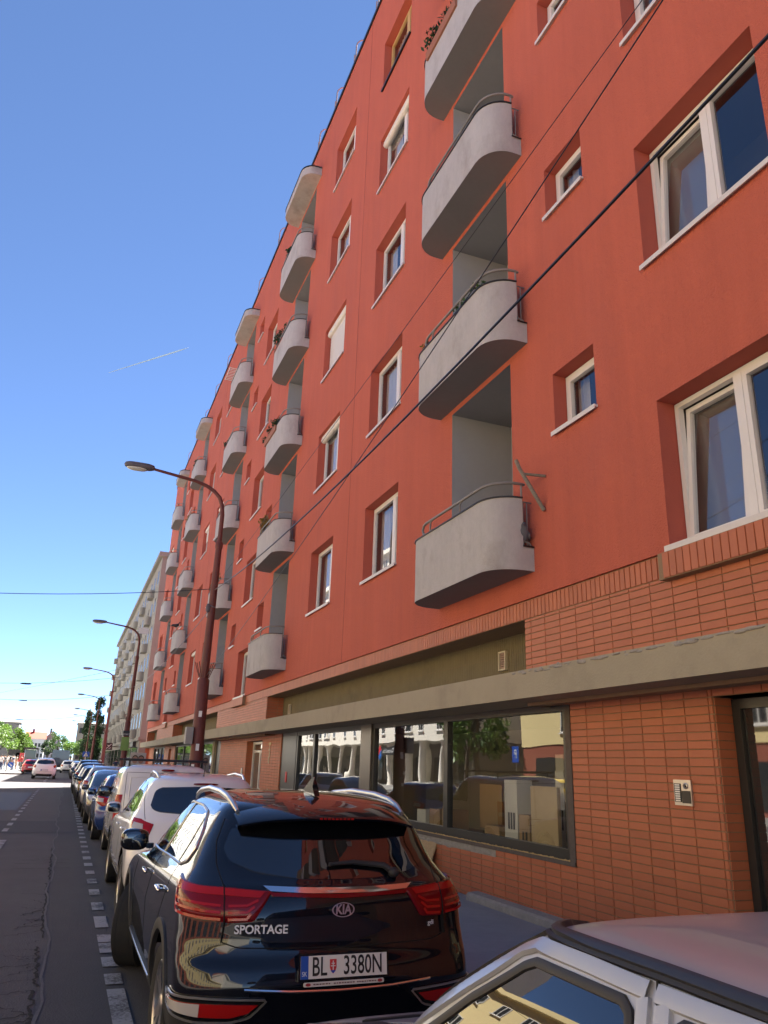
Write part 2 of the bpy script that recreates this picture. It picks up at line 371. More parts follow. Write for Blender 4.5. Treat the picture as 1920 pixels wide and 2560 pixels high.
b.quad(W(D,YEND,ZPL),W(XB,YEND,ZPL),W(XB,YEND,ZROOF),W(D,YEND,ZROOF)); b.quad(W(D+.06,YEND,-.05),W(XB,YEND,-.05),W(XB,YEND,ZPL),W(D+.06,YEND,ZPL))
b.quad(W(D,YBEG,0),W(D,YBEG,ZROOF),W(XB,YBEG,ZROOF),W(XB,YBEG,0)); b.quad(W(XB,YBEG,0),W(XB,YBEG,ZROOF),W(XB,YEND,ZROOF),W(XB,YEND,0))
b.quad(W(D,YBEG,ZROOF),W(D,YEND,ZROOF),W(XB,YEND,ZROOF),W(XB,YBEG,ZROOF))
b.quad(W(D,YBEG,ZPL),W(D,YEND,ZPL),W(D+.06,YEND,ZPL),W(D+.06,YBEG,ZPL))
b.build('wall',[M_plas,M_rev],bld,smooth='keep')
# expansion joints
for k in (0,1):
    y=FY(J0+2*HF*k); b=MB(); b.box(D-.004-D,D+.01-D,y-.008,y+.008,ZPL+.01,ZROOF-.05); b.build('expansion_joint',mat('joint_filler',(.26,.06,.045),.9),bld)
# roof edge
b=MB(); b.box(-.05,.3,YBEG,YEND+.05,ZROOF+.001,ZROOF+.10); b.build('roof_flashing',M_blk,bld)
b=MB(); b.box(-.02,.25,YBEG,YEND,ZROOF-.055,ZROOF-.002) if False else None
me=None
for i in range(34):
    u=2.94+i*.37
    if FY(u)>YEND: break
    if me is None:
        q=MB(); q.tube([(0,0,0),(0,0,.75)]+[(.42-.42*math.cos(R_(a)),0,.75+.42*math.sin(R_(a))) for a in (20,45,70,90)]+[(.8,0,1.17)],.022,8); q.tube([(.02,.22,0),(.02,.22,.62)],.02,6); me=q.mesh('roof_rail_hoop',M_rail,True)
    if i%2==0 or i<4: link('roof_rail_hoop',me,bld,W(D+.02,FY(u),ZROOF+.1))
b=MB(); b.tube([W(D+.05,y,ZROOF+.33) for y in (FY(2.7),20,40,60)],.016,6); b.tube([W(D+.30,y,ZROOF+.75) for y in (FY(2.7),20,40,60)],.016,6)
b.build('roof_rail',M_rail,bld,True)
# ---------------------------------------------------------------- windows
def bar_frame(b,y0,y1,z0,z1,x0,x1,t):
    b.box(x0,x1,y0,y1,z0,z0+t); b.box(x0,x1,y0,y1,z1-t,z1); b.box(x0,x1,y0,y0+t,z0+t,z1-t); b.box(x0,x1,y1-t,y1,z0+t,z1-t)
wcache={}
def window(kind,y0,y1,z0,z1,d,f,c):
    w_,h_=y1-y0,z1-z0
    rng=random.Random(int(c*17+f*5+3))
    sty=rng.random()
    if kind=='A':
        pass
    fm=M_white
    if (kind=='A' and f==4 and c in(0,3,)): fm=M_wood
    b=MB(); X=d
    bar_frame(b,.012,w_-.012,.012,h_-.012,X-.075,X-.005,.055)
    panes=[]
    if kind=='S':
        bar_frame(b,.07,w_-.07,.07,h_-.07,X-.09,X-.03,.06); panes=[(.13,w_-.13,.13,h_-.13)]
    elif kind=='L':
        m=w_*.5; b.box(X-.095,X-.01,m-.05,m+.05,.067,h_-.067)
        bar_frame(b,.07,m-.052,.07,h_-.07,X-.092,X-.03,.055)
        tilt=(c==99 and f<2)
        if not tilt: bar_frame(b,m+.052,w_-.07,.07,h_-.07,X-.092,X-.03,.055)
        panes=[(.125,m-.107,.125,h_-.125),(m+.107,w_-.125,.125,h_-.125)]
    else:
        m=w_*.34; b.box(X-.09,X-.01,m-.035,m+.035,.067,h_-.067)
        bar_frame(b,.07,m-.037,.07,h_-.07,X-.088,X-.03,.05); bar_frame(b,m+.037,w_-.07,.07,h_-.07,X-.088,X-.03,.05)
        panes=[(.12,m-.087,.12,h_-.12),(m+.087,w_-.12,.12,h_-.12)]
    o=b.build('window',fm,bld,loc=W(D,y0,z0))
    near=y0<19
    if near:
        q=MB(); q.quad((X+.9,0,0),(X+.9,w_,0),(X+.9,w_,h_),(X+.9,0,h_)); q.quad((X,0,0),(X+.9,0,0),(X+.9,0,h_),(X,0,h_)); q.quad((X,w_,0),(X+.9,w_,0),(X+.9,w_,h_),(X,w_,h_)); q.quad((X,0,h_),(X+.9,0,h_),(X+.9,w_,h_),(X,w_,h_)); q.quad((X,0,0),(X+.9,0,0),(X+.9,w_,0),(X,w_,0)); q.build('room',M_room,o)
        for (ca,cb_) in ([(w_*.5,w_)] if kind=='L' else [(.05,w_*rng.uniform(.15,.35)),(w_*rng.uniform(.6,.8),w_-.05)] if rng.random()<.7 else [(.05,w_-.05)]):
            q=MB(); n_=int((cb_-ca)/.02)+2; zt_=h_-.03; zb_=.03+(h_*.0)
            P_=[(X+.12+.025*math.sin(i_*.9+rng.random())*(0 if kind=='L' else 1),ca+(cb_-ca)*i_/n_) for i_ in range(n_+1)]
            for i_ in range(n_): q.quad((*P_[i_],zb_),(*P_[i_],zt_),(*P_[i_+1],zt_),(*P_[i_+1],zb_))
            q.build('curtain',M_curt if kind!='L' else M_pane[2],o,smooth='keep')
    for i,(a0,a1,c0,c1) in enumerate(panes):
        if near:
            if kind=='L' and i==1 and c==99 and f<2:
                sa=MB(); bar_frame(sa,0,w_-.07-(m+.052),0,h_-.14,-.031,.031,.055); so=sa.build('sash',fm,o,loc=(X-.061,m+.052,.07)); so.rotation_euler=(0,R_(4.5),0)
                q=MB(); q.quad((0,.05,.05),(0,.05,h_-.19),(0,w_-.07-m-.102,h_-.19),(0,w_-.07-m-.102,.05)); g_=q.build('pane',M_wglass,o,smooth='keep',loc=(X-.061,m+.052,.07)); g_.rotation_euler=(0,R_(4.5),0); continue
            q=MB(); q.quad((X-.05,a0-.004,c0-.004),(X-.05,a0-.004,c1+.004),(X-.05,a1+.004,c1+.004),(X-.05,a1+.004,c0-.004)); q.build('pane',M_wglass,o,smooth='keep'); continue
        q=MB(); q.box(X-.052,X-.044,a0-.004,a1+.004,c0-.004,c1+.004); q.build('pane',M_pane[(2 if i==1 else 0) if kind=='L' else 0 if rng.random()<.55 else (1 if rng.random()<.6 else 2)],o)
    q=MB(); q.box(-.055,d-.08,-.02,w_+.02,-.028,.004); q.box(-.055,-.045,-.02,w_+.02,-.055,-.0285); q.build('sill',M_sill if not(kind=='A' and f==4 and c==3) else M_blk,o)
    shb={(3,3):0,(6,2):.75,(6,1):0,(12,0):0,(9,2):0,(12,2):.4,(15,3):.5}
    if kind=='A' and (c,f) in shb:
        q=MB(); q.lathe([(.085,.01),(.085,w_-.01)],(d-.13,0,h_-.10),1,14); q.box(d-.20,d-.10,.01,w_-.01,h_-.10,h_-.012); q.build('shutter_box',M_shut,o,True)
        if shb[(c,f)]:
            dz=h_*shb[(c,f)]; q=MB(); n=int(dz/.05)
            for k in range(n): q.box(d-.115-(.004 if k%2 else 0),d-.10,.05,w_-.05,h_-.12-(k+1)*.05+.004,h_-.12-k*.05)
            q.build('shutter',M_shut,o)
    return o
for h in holes:
    if h[0]!='B': window(*h)
# ---------------------------------------------------------------- loggias and balconies
def bpath(p,L,r,n=8):
    """plan path of a balcony parapet: from wall out, round corner, along, round corner, back. (x outward negative)"""
    pts=[(0.,0.)]+[(-(p-r)-r*math.sin(R_(a)),r-r*math.cos(R_(a))) for a in np.linspace(0,90,n)]
    pts+=[(x,L-y) for x,y in pts[::-1]]
    return pts
PB,LB,RB=.59,2.84,.43
def inset(pts,t):
    P=[Vector((*p,0)) for p in pts]; out=[]
    for i,p in enumerate(P):
        d=(P[min(i+1,len(P)-1)]-P[max(i-1,0)]); d.normalize(); n=Vector((-d.y,d.x,0)); out.append((p.x-n.x*t,p.y-n.y*t))
    return out
path=bpath(PB,LB,RB); inn=inset(path,-.075)
if abs(inn[12][0])>abs(path[12][0]): inn=inset(path,.075)
b=MB(); n=len(path)
for i in range(n-1):
    full=1<=i<n-2; z1=.98 if full else .33
    o0,o1,i0,i1=path[i],path[i+1],inn[i],inn[i+1]
    b.quad((*o0,0),(*o0,z1),(*o1,z1),(*o1,0)); b.quad((*i0,.12),(*i1,.12),(*i1,z1),(*i0,z1)); b.quad((*o0,z1),(*i0,z1),(*i1,z1),(*o1,z1))
    if i in (1,): b.quad((*o0,.33),(*i0,.33),(*i0,.98),(*o0,.98))
    if i==n-3: b.quad((*o1,.33),(*o1,.98),(*i1,.98),(*i1,.33))
me_par=b.mesh('parapet',M_conc,True,merge=True)
b=MB(); b.v=[(x,y,.003) for x,y in path]; b.f=[tuple(range(n))]; b.mi=[0]; 
k0=len(b.v); b.v+=[(x,y,.125) for x,y in inn]; b.f.append(tuple(range(k0,k0+n))); b.mi.append(0); me_slab=b.mesh('slab',mat('balcony_soffit_shaded',(.19,.185,.19),.9,noise=.06,nscale=2.),smooth=False)  # slab colour darker than the parapet concrete: underside shade painted into it
b=MB(); cp=path[1:-1]; ci_=inn[1:-1]; co=inset(path,-.02)[1:-1]
if abs(co[10][0])<abs(cp[10][0]): co=inset(path,.02)[1:-1]
for i in range(len(cp)-1): 
    b.quad((*co[i],.981),(*co[i],.998),(*co[i+1],.998),(*co[i+1],.981)); b.quad((*co[i],.998),(*ci_[i],.998),(*ci_[i+1],.998),(*co[i+1],.998)); b.quad((*co[i],.981),(*co[i+1],.981),(*cp[i+1],.981),(*cp[i],.981))
b.quad((.0,-.015,.335),(-.17,-.015,.335),(-.17,.08,.335),(0,.08,.335)); b.quad((0,-.016,.31),(0,-.016,.335),(-.17,-.016,.335),(-.17,-.016,.31))
me_cop=b.mesh('coping',M_blk)
b=MB(); mid=[((a[0]+c[0])/2,(a[1]+c[1])/2) for a,c in zip(path,inn)]
rl=[(mid[0][0]-.10,mid[0][1]+.01,1.20)]+[(x,y,1.20) for x,y in mid[1:9]]+[(mid[9][0],1.0,1.20),(mid[9][0],1.6,1.20)]
e=(mid[9][0],LB-.62); rl+=[(e[0],e[1]-.02,1.20),(e[0],e[1]+.06,1.18),(e[0],e[1]+.10,1.12),(e[0],e[1]+.07,1.05),(e[0],e[1]+.0,1.02),(e[0],e[1]-.06,1.0)]
b.tube(rl,.021,8)
for yy in (.95,1.95): b.tube([(-PB+.04,yy,1.20),(-PB+.04,yy+.08,1.17),(-PB+.04,yy+.10,1.10),(-PB+.04,yy+.10,.99)],.015,6)
for x_,y_ in ((mid[1][0]+.01,mid[1][1]),):
    b.tube([(x_,y_,1.19),(x_,y_,.45),(x_+.03,y_+.0,.40),(x_+.10,y_,.385),(x_+.14,y_,.33)],.014,6)
me_rail=b.mesh('railing',M_rail,True); b=MB()
for k in range(2):
    x_=-.13+k*.06; b.tube([(x_,.04,.34),(x_,.04,.95)],.008,5)
b.tube([(0,.04,.95),(-.18,.04,.95)],.009,5); me_sb=b.mesh('side_bars',M_rail,True); b=MB()
b.tube([(mid[-2][0],mid[-2][1],1.0),(mid[-2][0],mid[-2][1],.34)],.014,6); me_ep=b.mesh('end_post',M_rail,True)
ncan=0
BALC={}
for kind,y0,y1,z0,z1,d,f,c in holes:
    if kind!='B': continue
    yc=(y0+y1)/2-.02; zb=FZ(.467+f*ST)
    lg=MB(); x0,x1=0.0,d; L=W(D,0,0)
    lg.quad((x1,y0,z0),(x1,y1,z0),(x1,y1,z1),(x1,y0,z1)); lg.quad((x0,y0,z0),(x1,y0,z0),(x1,y0,z1),(x0,y0,z1)); lg.quad((x0,y1,z0),(x0,y1,z1),(x1,y1,z1),(x1,y1,z0))
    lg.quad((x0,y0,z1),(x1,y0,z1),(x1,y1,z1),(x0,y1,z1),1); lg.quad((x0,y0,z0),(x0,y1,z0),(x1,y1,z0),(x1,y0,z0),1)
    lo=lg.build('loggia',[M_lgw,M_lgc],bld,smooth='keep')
    q=MB(); bar_frame(q,y0+.25,y1-.45,z0+.02,z0+2.45,d-.06,d-.005,.07); q.box(d-.06,d-.005,y0+.95,y0+1.05,z0+.09,z0+2.38); q.build('balcony_door',M_white,lo)
    q=MB(); q.box(d-.03,d-.022,y0+.3,y1-.5,z0+.08,z0+2.40); q.build('pane',M_pane[0],lo)
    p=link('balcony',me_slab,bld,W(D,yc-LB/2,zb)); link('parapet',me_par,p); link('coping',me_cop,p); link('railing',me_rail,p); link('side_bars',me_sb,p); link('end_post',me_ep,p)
    BALC[(c,f)]=(yc,zb)
    if f==4:
        q=MB(); pp=bpath(.62,LB+.1,.45); q.prism([(x,y) for x,y in pp],2,0,.30); q.build('canopy',M_conc,bld,loc=W(D,yc-LB/2-.05,FZ(.467+5*ST)),smooth=True)
        q=MB(); pp=bpath(.64,LB+.14,.46); q.prism([(x,y) for x,y in pp],2,.301,.34); q.build('canopy_flashing',M_blk,bld,loc=W(D,yc-LB/2-.07,FZ(.467+5*ST)),smooth=True)
# ================================================================ shop floor of the red building
XL=5.65; XU=5.34; XR=5.85; TP,TH=.322,.0795
ZB0,ZB1=2.64,2.97
def proj(p):
    d=Vector(p)-Vector((0,0,CAMH)); x,y,z=d.dot(cr),d.dot(cu),d.dot(cf)
    if z<=.1: return None
    return (.5+1899/1920*x/z, .5-1899/2560*y/z, z)
rec=[(FY(J0-1.398),FY(J0+1.30)),(FY(J0+2*HF-1.30),FY(J0+2*HF+1.30)),(FY(J0+4*HF-1.30),YEND-.6)]
# --- recess above the beam: fluted panel, ceiling, returns
for y0,y1 in rec:
    b=MB(); pit=.062; n=int((y1-y0)/pit); pit=(y1-y0)/n
    for i in range(n):
        a=y0+i*pit; m1=a+pit*.22; m2=a+pit*.78; e=a+pit; z0,z1=2.6,3.70
        for (ya,xa),(yb,xb) in (((a,XR),(m1,XR-.014)),((m1,XR-.014),(m2,XR-.014)),((m2,XR-.014),(e,XR))):
            for q0,q1,dx in ((z0,3.16,-.006),(3.16,3.43,0),(3.43,z1,-.004)): b.quad(W(xa+dx,ya,q0),W(xa+dx,ya,q1),W(xb+dx,yb,q1),W(xb+dx,yb,q0))
    b.build('fluted_panel',M_flut,bld)
    b=MB(); b.quad(W(D+.04,y0,3.70),W(XR,y0,3.70),W(XR,y1,3.70),W(D+.04,y1,3.70))
    b.quad(W(XU,y1,2.6),W(XU,y1,3.70),W(XR,y1,3.70),W(XR,y1,2.6)); b.quad(W(XU,y0,2.6),W(XR,y0,2.6),W(XR,y0,3.70),W(XU,y0,3.70))
    b.build('recess_lining',M_mort,bld,smooth='keep')
for y,z in ((9.92,3.36),(22.0,3.32),(29.7,3.32)):
    b=MB(); bar_frame(b,-.10,.10,-.14,.14,-.045,0,.022); o=b.build('vent_frame',mat('vent_paint',(.52,.45,.30),.6,noise=.1,nscale=15),bld,loc=W(XR-.014,y,z))
    for k in range(7):
        s=MB(); s.box(-.03,-.005,-.078,.078,-.108+k*.033,-.088+k*.033); s.build('slat',mat('vent_slat',(.36,.24,.17),.7,noise=.1,nscale=12),o)
# --- backing walls (mortar)
b=MB(); cuts=[YBEG]+[v for r in rec for v in r]+[YEND]
for i in range(0,len(cuts)-1,2): b=MB(); b.box(XU-D,XU+.2-D,cuts[i],cuts[i+1],2.60,3.70); b.build('tile_backing',M_mort,bld)
b=MB(); b.box(XU-D,XU+.2-D,YBEG,YEND,3.702,ZPL-.001)
b.build('tile_backing',M_mort,bld)
lower=[(YBEG,3.95,.0,2.72),(3.95,5.74,2.545,2.72),(5.74,8.05,.0,2.72),(8.05,15.5,.0,.80),(22.0,24.35,0,2.72),(24.35,26.6,2.5,2.72),(26.6,31.5,0,2.72),(33.2,38.,0,.7),(45.5,47.2,0,2.72),(47.2,48.4,2.45,2.72),(48.4,50.6,0,2.72),(50.6,57,0,.6),(57,YEND,0,2.72)]
for y0,y1,z0,z1 in lower:
    b=MB(); b.box(XL-D,XL+.22-D,y0+.001,y1-.001,z0,z1); b.build('tile_backing',M_mort,bld)
# --- beam
for i,(y0,y1) in enumerate(((YBEG,24.1),(24.104,44.),(44.004,YEND))):
    b=MB(); b.box(4.95-D,6.3-D,y0,y1,ZB0+(.0 if i!=1 else .004),ZB1); b.build('concrete_beam',M_beam,bld)
b=MB(); b.box(XU-.005-D,XU+.1-D,YBEG,rec[0][0]-.004,2.90,3.035); b.box(XU-.005-D,XU+.1-D,rec[0][1]+.004,rec[1][0]-.004,2.9,3.035); b.build('cement_ledge',M_cem,bld)
b=MB() # crumbling cement lumps along the beam's top edge
for i in range(90):
    y=random.uniform(2.5,8.2); b.blob(W(4.945+random.uniform(0,.02),y,ZB1-random.uniform(0,.02)-.05*max(0,(y-3))/6*random.random()),(.012,random.uniform(.03,.10),random.uniform(.008,.022)),2.2,8,5)
o=b.build('cement_crumbs',M_cem,bld,True); o['kind']='stuff'
# --- tiles
tiles=[]
def tile_zone(X,y0,y1,z0,z1,off=0):
    n=int(math.floor((y1-y0)/TP+.02)); y=y0
    k0=math.floor(y0/TP)
    k=k0
    while k*TP<y1:
        a,c=max(y0,k*TP)+.005,min(y1,(k+1)*TP)-.005
        if c-a>.03:
            j=math.floor(z0/TH)
            while j*TH<z1:
                e,g=max(z0,j*TH)+.0045,min(z1,(j+1)*TH)-.0045
                if g-e>.02: tiles.append((X,a,c,e,g))
                j+=1
        k+=1
up=[(cuts[i],cuts[i+1]) for i in range(0,len(cuts)-1,2)]
for y0,y1 in up: tile_zone(XU,max(y0,-3),y1,3.045,3.70)
for y0,y1,z0,z1 in lower: 
    if y1>-3: tile_zone(XL,max(y0,-3),y1,max(z0,.11),min(z1,2.715))
def tscore(t):
    p=proj((t[0],(t[1]+t[2])/2,(t[3]+t[4])/2))
    if not p or not(-.02<p[0]<1.02 and -.02<p[1]<1.02): return 0
    # hidden by the near cars
    if t[0]==XL and p[1]>.90 and p[0]>.72: return 0
    if t[0]==XL and p[1]>.76 and p[0]<.55: return 0
    return (t[2]-t[1])*(t[4]-t[3])*t[0]/p[2]**3
tiles.sort(key=tscore,reverse=True)
tc={}
def tile_mesh(w_,h_):
    k=(round(w_,3),round(h_,3))
    if k not in tc:
        b=MB(); e=.0035; t=.011
        b.v=[(0,0,0),(0,w_,0),(0,w_,h_),(0,0,h_),(-t+e,0,0),(-t+e,w_,0),(-t+e,w_,h_),(-t+e,0,h_),(-t,e,e),(-t,w_-e,e),(-t,w_-e,h_-e),(-t,e,h_-e)]
        b.f=[(0,1,5,4),(1,2,6,5),(2,3,7,6),(3,0,4,7),(4,5,9,8),(5,6,10,9),(6,7,11,10),(7,4,8,11),(8,9,10,11)]; b.mi=[0]*9
        tc[k]=b.mesh('tile',M_tileO)
    return tc[k]
for X,a,c,e,g in tiles[:300]: 
    o=link('tile',tile_mesh(c-a,g-e),bld,W(X+random.uniform(-.0012,.0012),a,e))
b=MB()
def tile_into(b,X,a,c,e,g,t=.011):
    i=len(b.v); q=.003
    b.v+=[W(X,a,e),W(X,c,e),W(X,c,g),W(X,a,g),W(X-t,a+q,e+q),W(X-t,c-q,e+q),W(X-t,c-q,g-q),W(X-t,a+q,g-q)]
    for f in ((0,1,5,4),(1,2,6,5),(2,3,7,6),(3,0,4,7),(4,5,6,7)): b.f.append(tuple(i+k for k in f)); b.mi.append(0)
for t in tiles[300:]: tile_into(b,*t)
# tiled returns of niches and recesses (tiles facing the camera)
def ret_tiles(b,y,x0,x1,z0,z1):
    x=x0
    while x<x1:
        j=math.floor(z0/TH)
        while j*TH<z1:
            e,g=max(z0,j*TH)+.0045,min(z1,(j+1)*TH)-.0045; a,c=x+.005,min(x+TP,x1)-.005
            if g-e>.02 and c-a>.02:
                i=len(b.v); b.v+=[W(a,y,e),W(c,y,e),W(c,y,g),W(a,y,g),W(a,y-.011,e),W(c,y-.011,e),W(c,y-.011,g),W(a,y-.011,g)]
                for f in ((0,1,5,4),(1,2,6,5),(2,3,7,6),(3,0,4,7),(4,5,6,7)): b.f.append(tuple(i+k for k in f)); b.mi.append(0)
            j+=1
        x+=TP
for y0,y1 in rec: ret_tiles(b,y1-.001,XU,XR-.02,2.99,3.695)
for y in (5.74,22.0,26.6,48.4,): ret_tiles(b,y-.001,XL,XL+.215,.11,2.54 if y<6 else 2.7)
o=b.build('tiles',M_tileI,bld); o['kind']='stuff'
# --- soldier course of upright bricks under the plaster
sp=.0855; sold=[(y,3.706,ZPL-.012) for y in np.arange(-3,YEND-.1,sp)]
sold.sort(key=lambda s:-(lambda p:0 if not p or not(-.02<p[0]<1.02) else 1/p[2]**2)(proj((XU,s[0],3.8))))
b=MB(); b.v=[]; 
def smesh(w_,h_,t):
    b=MB(); e=.003
    b.v=[(0,0,0),(0,w_,0),(0,w_,h_),(0,0,h_),(-t,e,e),(-t,w_-e,e),(-t,w_-e,h_-e),(-t,e,h_-e)]; b.f=[(0,1,5,4),(1,2,6,5),(2,3,7,6),(3,0,4,7),(4,5,6,7)]; b.mi=[0]*5
    return b.mesh('soldier_brick',M_tileO)
ms=smesh(sp-.011,ZPL-.012-3.706,.012)
for y,z0,z1 in sold[:240]: link('soldier_brick',ms,bld,W(XU,y+.005,z0))
b=MB()
for y,z0,z1 in sold[240:]: tile_into(b,XU,y+.005,y+sp-.005,z0,z1,.012)
o=b.build('soldier_bricks',M_tileI,bld); o['kind']='stuff'
# --- projecting brick sill courses under the low wide windows
ms2=smesh(.088,.255,.012)
for k in (-1,0,1):
    c=FY(J0+2*HF*k+HF); y0,y1=c-.171*D-.12,c+.161*D+.10; zt=FZ(.412)-.062
    b=MB(); b.box(-.075,.045,y0,y1,zt-.27,zt); o=b.build('sill_course',M_mort,bld); n=int((y1-y0)/.0955)
    for i in range(n): link('sill_brick',ms2,o,(-.075,y0+.006+i*.0955,zt-.262))
# ---------------------------------------------------------------- shop window
shop=MB(); G=[]
def frame_bar(y0,y1,z0,z1,x0=XL+.03,x1=XL+.13): shop.box(x0-D,x1-D,y0,y1,z0,z1)
y0,y1,z0,z1=8.16,20.5,.90,2.64
frame_bar(y0,15.5,.84,.96); frame_bar(y0,y1,2.55,2.66); frame_bar(8.16,8.27,.96,2.55); frame_bar(11.48,11.62,.96,2.55)
frame_bar(14.75,14.85,.96,2.55); frame_bar(15.45,15.55,.12,2.55); frame_bar(18.85,18.98,.25,2.55); frame_bar(20.38,20.5,.12,2.55); frame_bar(15.55,20.38,.12,.25)
shop.build('shopfront_frame',M_anth,bld)
b=MB(); b.box(XL-.01-D,XL+.12-D,14.85,15.45,.12,2.66); b.build('cladding_panel',M_bronze,bld)
for a,c,e in ((8.27,11.48,.96),(11.62,14.75,.96),(15.55,18.85,.25),(18.98,20.38,.25)):
    b=MB(); x_=XL+.078; b.quad(W(x_,a-.01,e-.01),W(x_,a-.01,2.56),W(x_,c+.01,2.56),W(x_,c+.01,e-.01)); b.build('shop_pane',M_glass,bld,smooth='keep')
# unfinished reveal: raw boards, foam and mortar round the frame
b=MB(); b.box(XL-.02-D,XL+.06-D,8.05,8.155,.80,2.66); b.box(XL-.03-D,XL+.06-D,8.05,14.8,.79,.835); b.build('frame_board',mat('raw_board',(.105,.085,.072),.9,noise=.2,nscale=14,bump=.5,bscale=30),bld)
b=MB()
for i in range(70): b.blob(W(XL+.012,8.158+random.uniform(-.006,.006),.85+i*.0257),(.014,random.uniform(.006,.014),.018),2.,7,5)
for i in range(150): b.blob(W(XL+.004,8.2+i*.044,.838+random.uniform(-.004,.006)),(.014,.026,random.uniform(.006,.014)),2.,7,5)
o=b.build('mounting_foam',mat('pu_foam',(.52,.36,.15),.9),bld,True); o['kind']='stuff'
b=MB()
for i in range(60):
    b.blob(W(XL-.012,10.0+random.uniform(0,4.4),.745+random.uniform(-.03,.03)),(.012,random.uniform(.05,.2),random.uniform(.02,.04)),2.4,8,5)
b.box(XL-.014-D,XL-.012-D+.01,9.9,14.6,.70,.79); o=b.build('broken_mortar',M_cem,bld,True); o['kind']='stuff'
# inside of the shop
b=MB(); b.quad(W(9.5,8.0,0.1),W(9.5,20.6,.1),W(9.5,20.6,2.75),W(9.5,8.,2.75)); b.quad(W(5.9,8,.3),W(9.5,8,.3),W(9.5,20.6,.3),W(5.9,20.6,.3)); b.quad(W(5.7,8,2.72),W(9.5,8,2.72),W(9.5,20.6,2.72),W(5.7,20.6,2.72))
b.quad(W(5.75,8.03,0.1),W(9.5,8.03,.1),W(9.5,8.03,2.72),W(5.75,8.03,2.72)); b.quad(W(5.75,20.55,0.1),W(9.5,20.55,.1),W(9.5,20.55,2.72),W(5.75,20.55,2.72))
b.build('shop_room',mat('shop_wall',(.20,.185,.16),.9),bld)
b=MB(); b.box(5.80-D,6.9-D,8.3,14.7,.80,.84); b.build('display_shelf',mat('shelf_wood',(.22,.16,.10),.6),bld)
# --- niche between shop and pier
b=MB(); b.box(XL+.02-D,XL+.12-D,20.5,22.,.11,2.7); b.build('niche_panel',M_blk,bld)
b=MB(); b.box(XL+.005-D,XL+.018-D,21.25,21.40,1.35,1.62); b.build('fire_sign',mat('red_sign',(.55,.03,.03),.5),bld)
# --- door at the right edge
b=MB(); bar_frame(b,3.95,5.72,.11,2.53,XL+.20-D,XL+.30-D,.09); b.box(XL+.20-D,XL+.30-D,5.20,5.28,.2,2.44); b.box(XL+.19-D,XL+.29-D,4.1,5.18,.9,1.0); o=b.build('entrance_door',M_anth,bld)
q=MB(); bar_frame(q,4.06,5.18,.2,2.42,XL+.205-D,XL+.275-D,.13); q.build('door_leaf',M_bronze,o)
q=MB(); q.box(XL+.235-D,XL+.243-D,5.285,5.62,.2,2.44); q.build('pane',M_pane[0],o)
q=MB(); q.box(XL+.235-D,XL+.243-D,4.18,5.06,.33,2.29); q.build('pane',M_pane[0],o)
q=MB(); q.box(XL+.225-D,XL+.231-D,4.2,4.95,1.95,2.22); q.box(XL+.225-D,XL+.231-D,4.45,5.02,1.45,1.72); q.build('notice',mat('orange_notice',(.55,.17,.06),.6),o)
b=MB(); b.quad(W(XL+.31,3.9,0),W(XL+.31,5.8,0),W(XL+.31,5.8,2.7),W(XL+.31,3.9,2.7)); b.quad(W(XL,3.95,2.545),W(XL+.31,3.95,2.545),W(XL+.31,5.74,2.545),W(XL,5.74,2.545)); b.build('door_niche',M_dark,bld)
# intercom
ic=MB(); ic.box(-.022,0,0,.235,0,.235); o=ic.build('intercom',M_steel,bld,loc=W(XL-.011,6.10,1.55))
q=MB(); q.box(-.026,-.0225,.135,.225,.03,.20); q.box(-.026,-.0225,.012,.128,.022,.135); q.build('panel',M_blk,o)
q=MB()
for k in range(8): q.box(-.029,-.0265,.148,.212,.036+k*.0205,.050+k*.0205)
q.build('name_buttons',mat('button_white',(.75,.73,.68),.4),o)
q=MB(); q.lathe([(.028,0),(.028,-.008),(.02,-.012),(.02,-.004),(.0,-.003)],(-.022,.068,.18),0,18); q.build('camera_ring',M_steel,o,True)
q=MB(); q.blob((-.026,.068,.18),(.008,.015,.015),2); q.build('camera_lens',mat('lens_black',(.008,.008,.008),.05),o,True)
# --- house entrance further along, with pale doors and an old number plate
b=MB(); bar_frame(b,24.36,26.58,.11,2.49,XL+.2-D,XL+.28-D,.08); b.box(XL+.2-D,XL+.28-D,24.36,26.58,2.15,2.22); b.box(XL+.2-D,XL+.28-D,25.42,25.52,.11,2.15); o=b.build('house_door',M_white,bld)
for a,c in ((24.46,25.4),(25.54,26.5)):
    q=MB(); q.box(XL+.235-D,XL+.243-D,a,c,.25,2.14); q.build('pane',M_pane[2],o)
q=MB(); q.box(XL+.235-D,XL+.243-D,24.46,26.5,2.23,2.42); q.build('pane',M_pane[1],o)
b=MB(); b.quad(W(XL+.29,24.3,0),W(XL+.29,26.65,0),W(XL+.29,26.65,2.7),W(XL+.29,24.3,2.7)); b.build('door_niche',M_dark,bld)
pl=MB(); pl.box(-.012,0,-.14,.14,.52,.60); pl.box(-.012,0,-.03,.03,.42,.52); pl.box(-.012,0,-.08,.12,.36,.42); pl.box(-.012,0,-.09,0,.18,.34); pl.box(-.012,0,0,.09,.02,.20); pl.box(-.012,0,-.05,.07,0,.05)
pl.build('house_number',mat('cream_plate',(.55,.47,.33),.7),bld,loc=W(XL-.011,23.3,1.82))
b=MB(); b.box(-.03,0,0,.2,0,.3); b.build('letter_panel',M_steel,bld,loc=W(XL-.011,26.9,1.35))
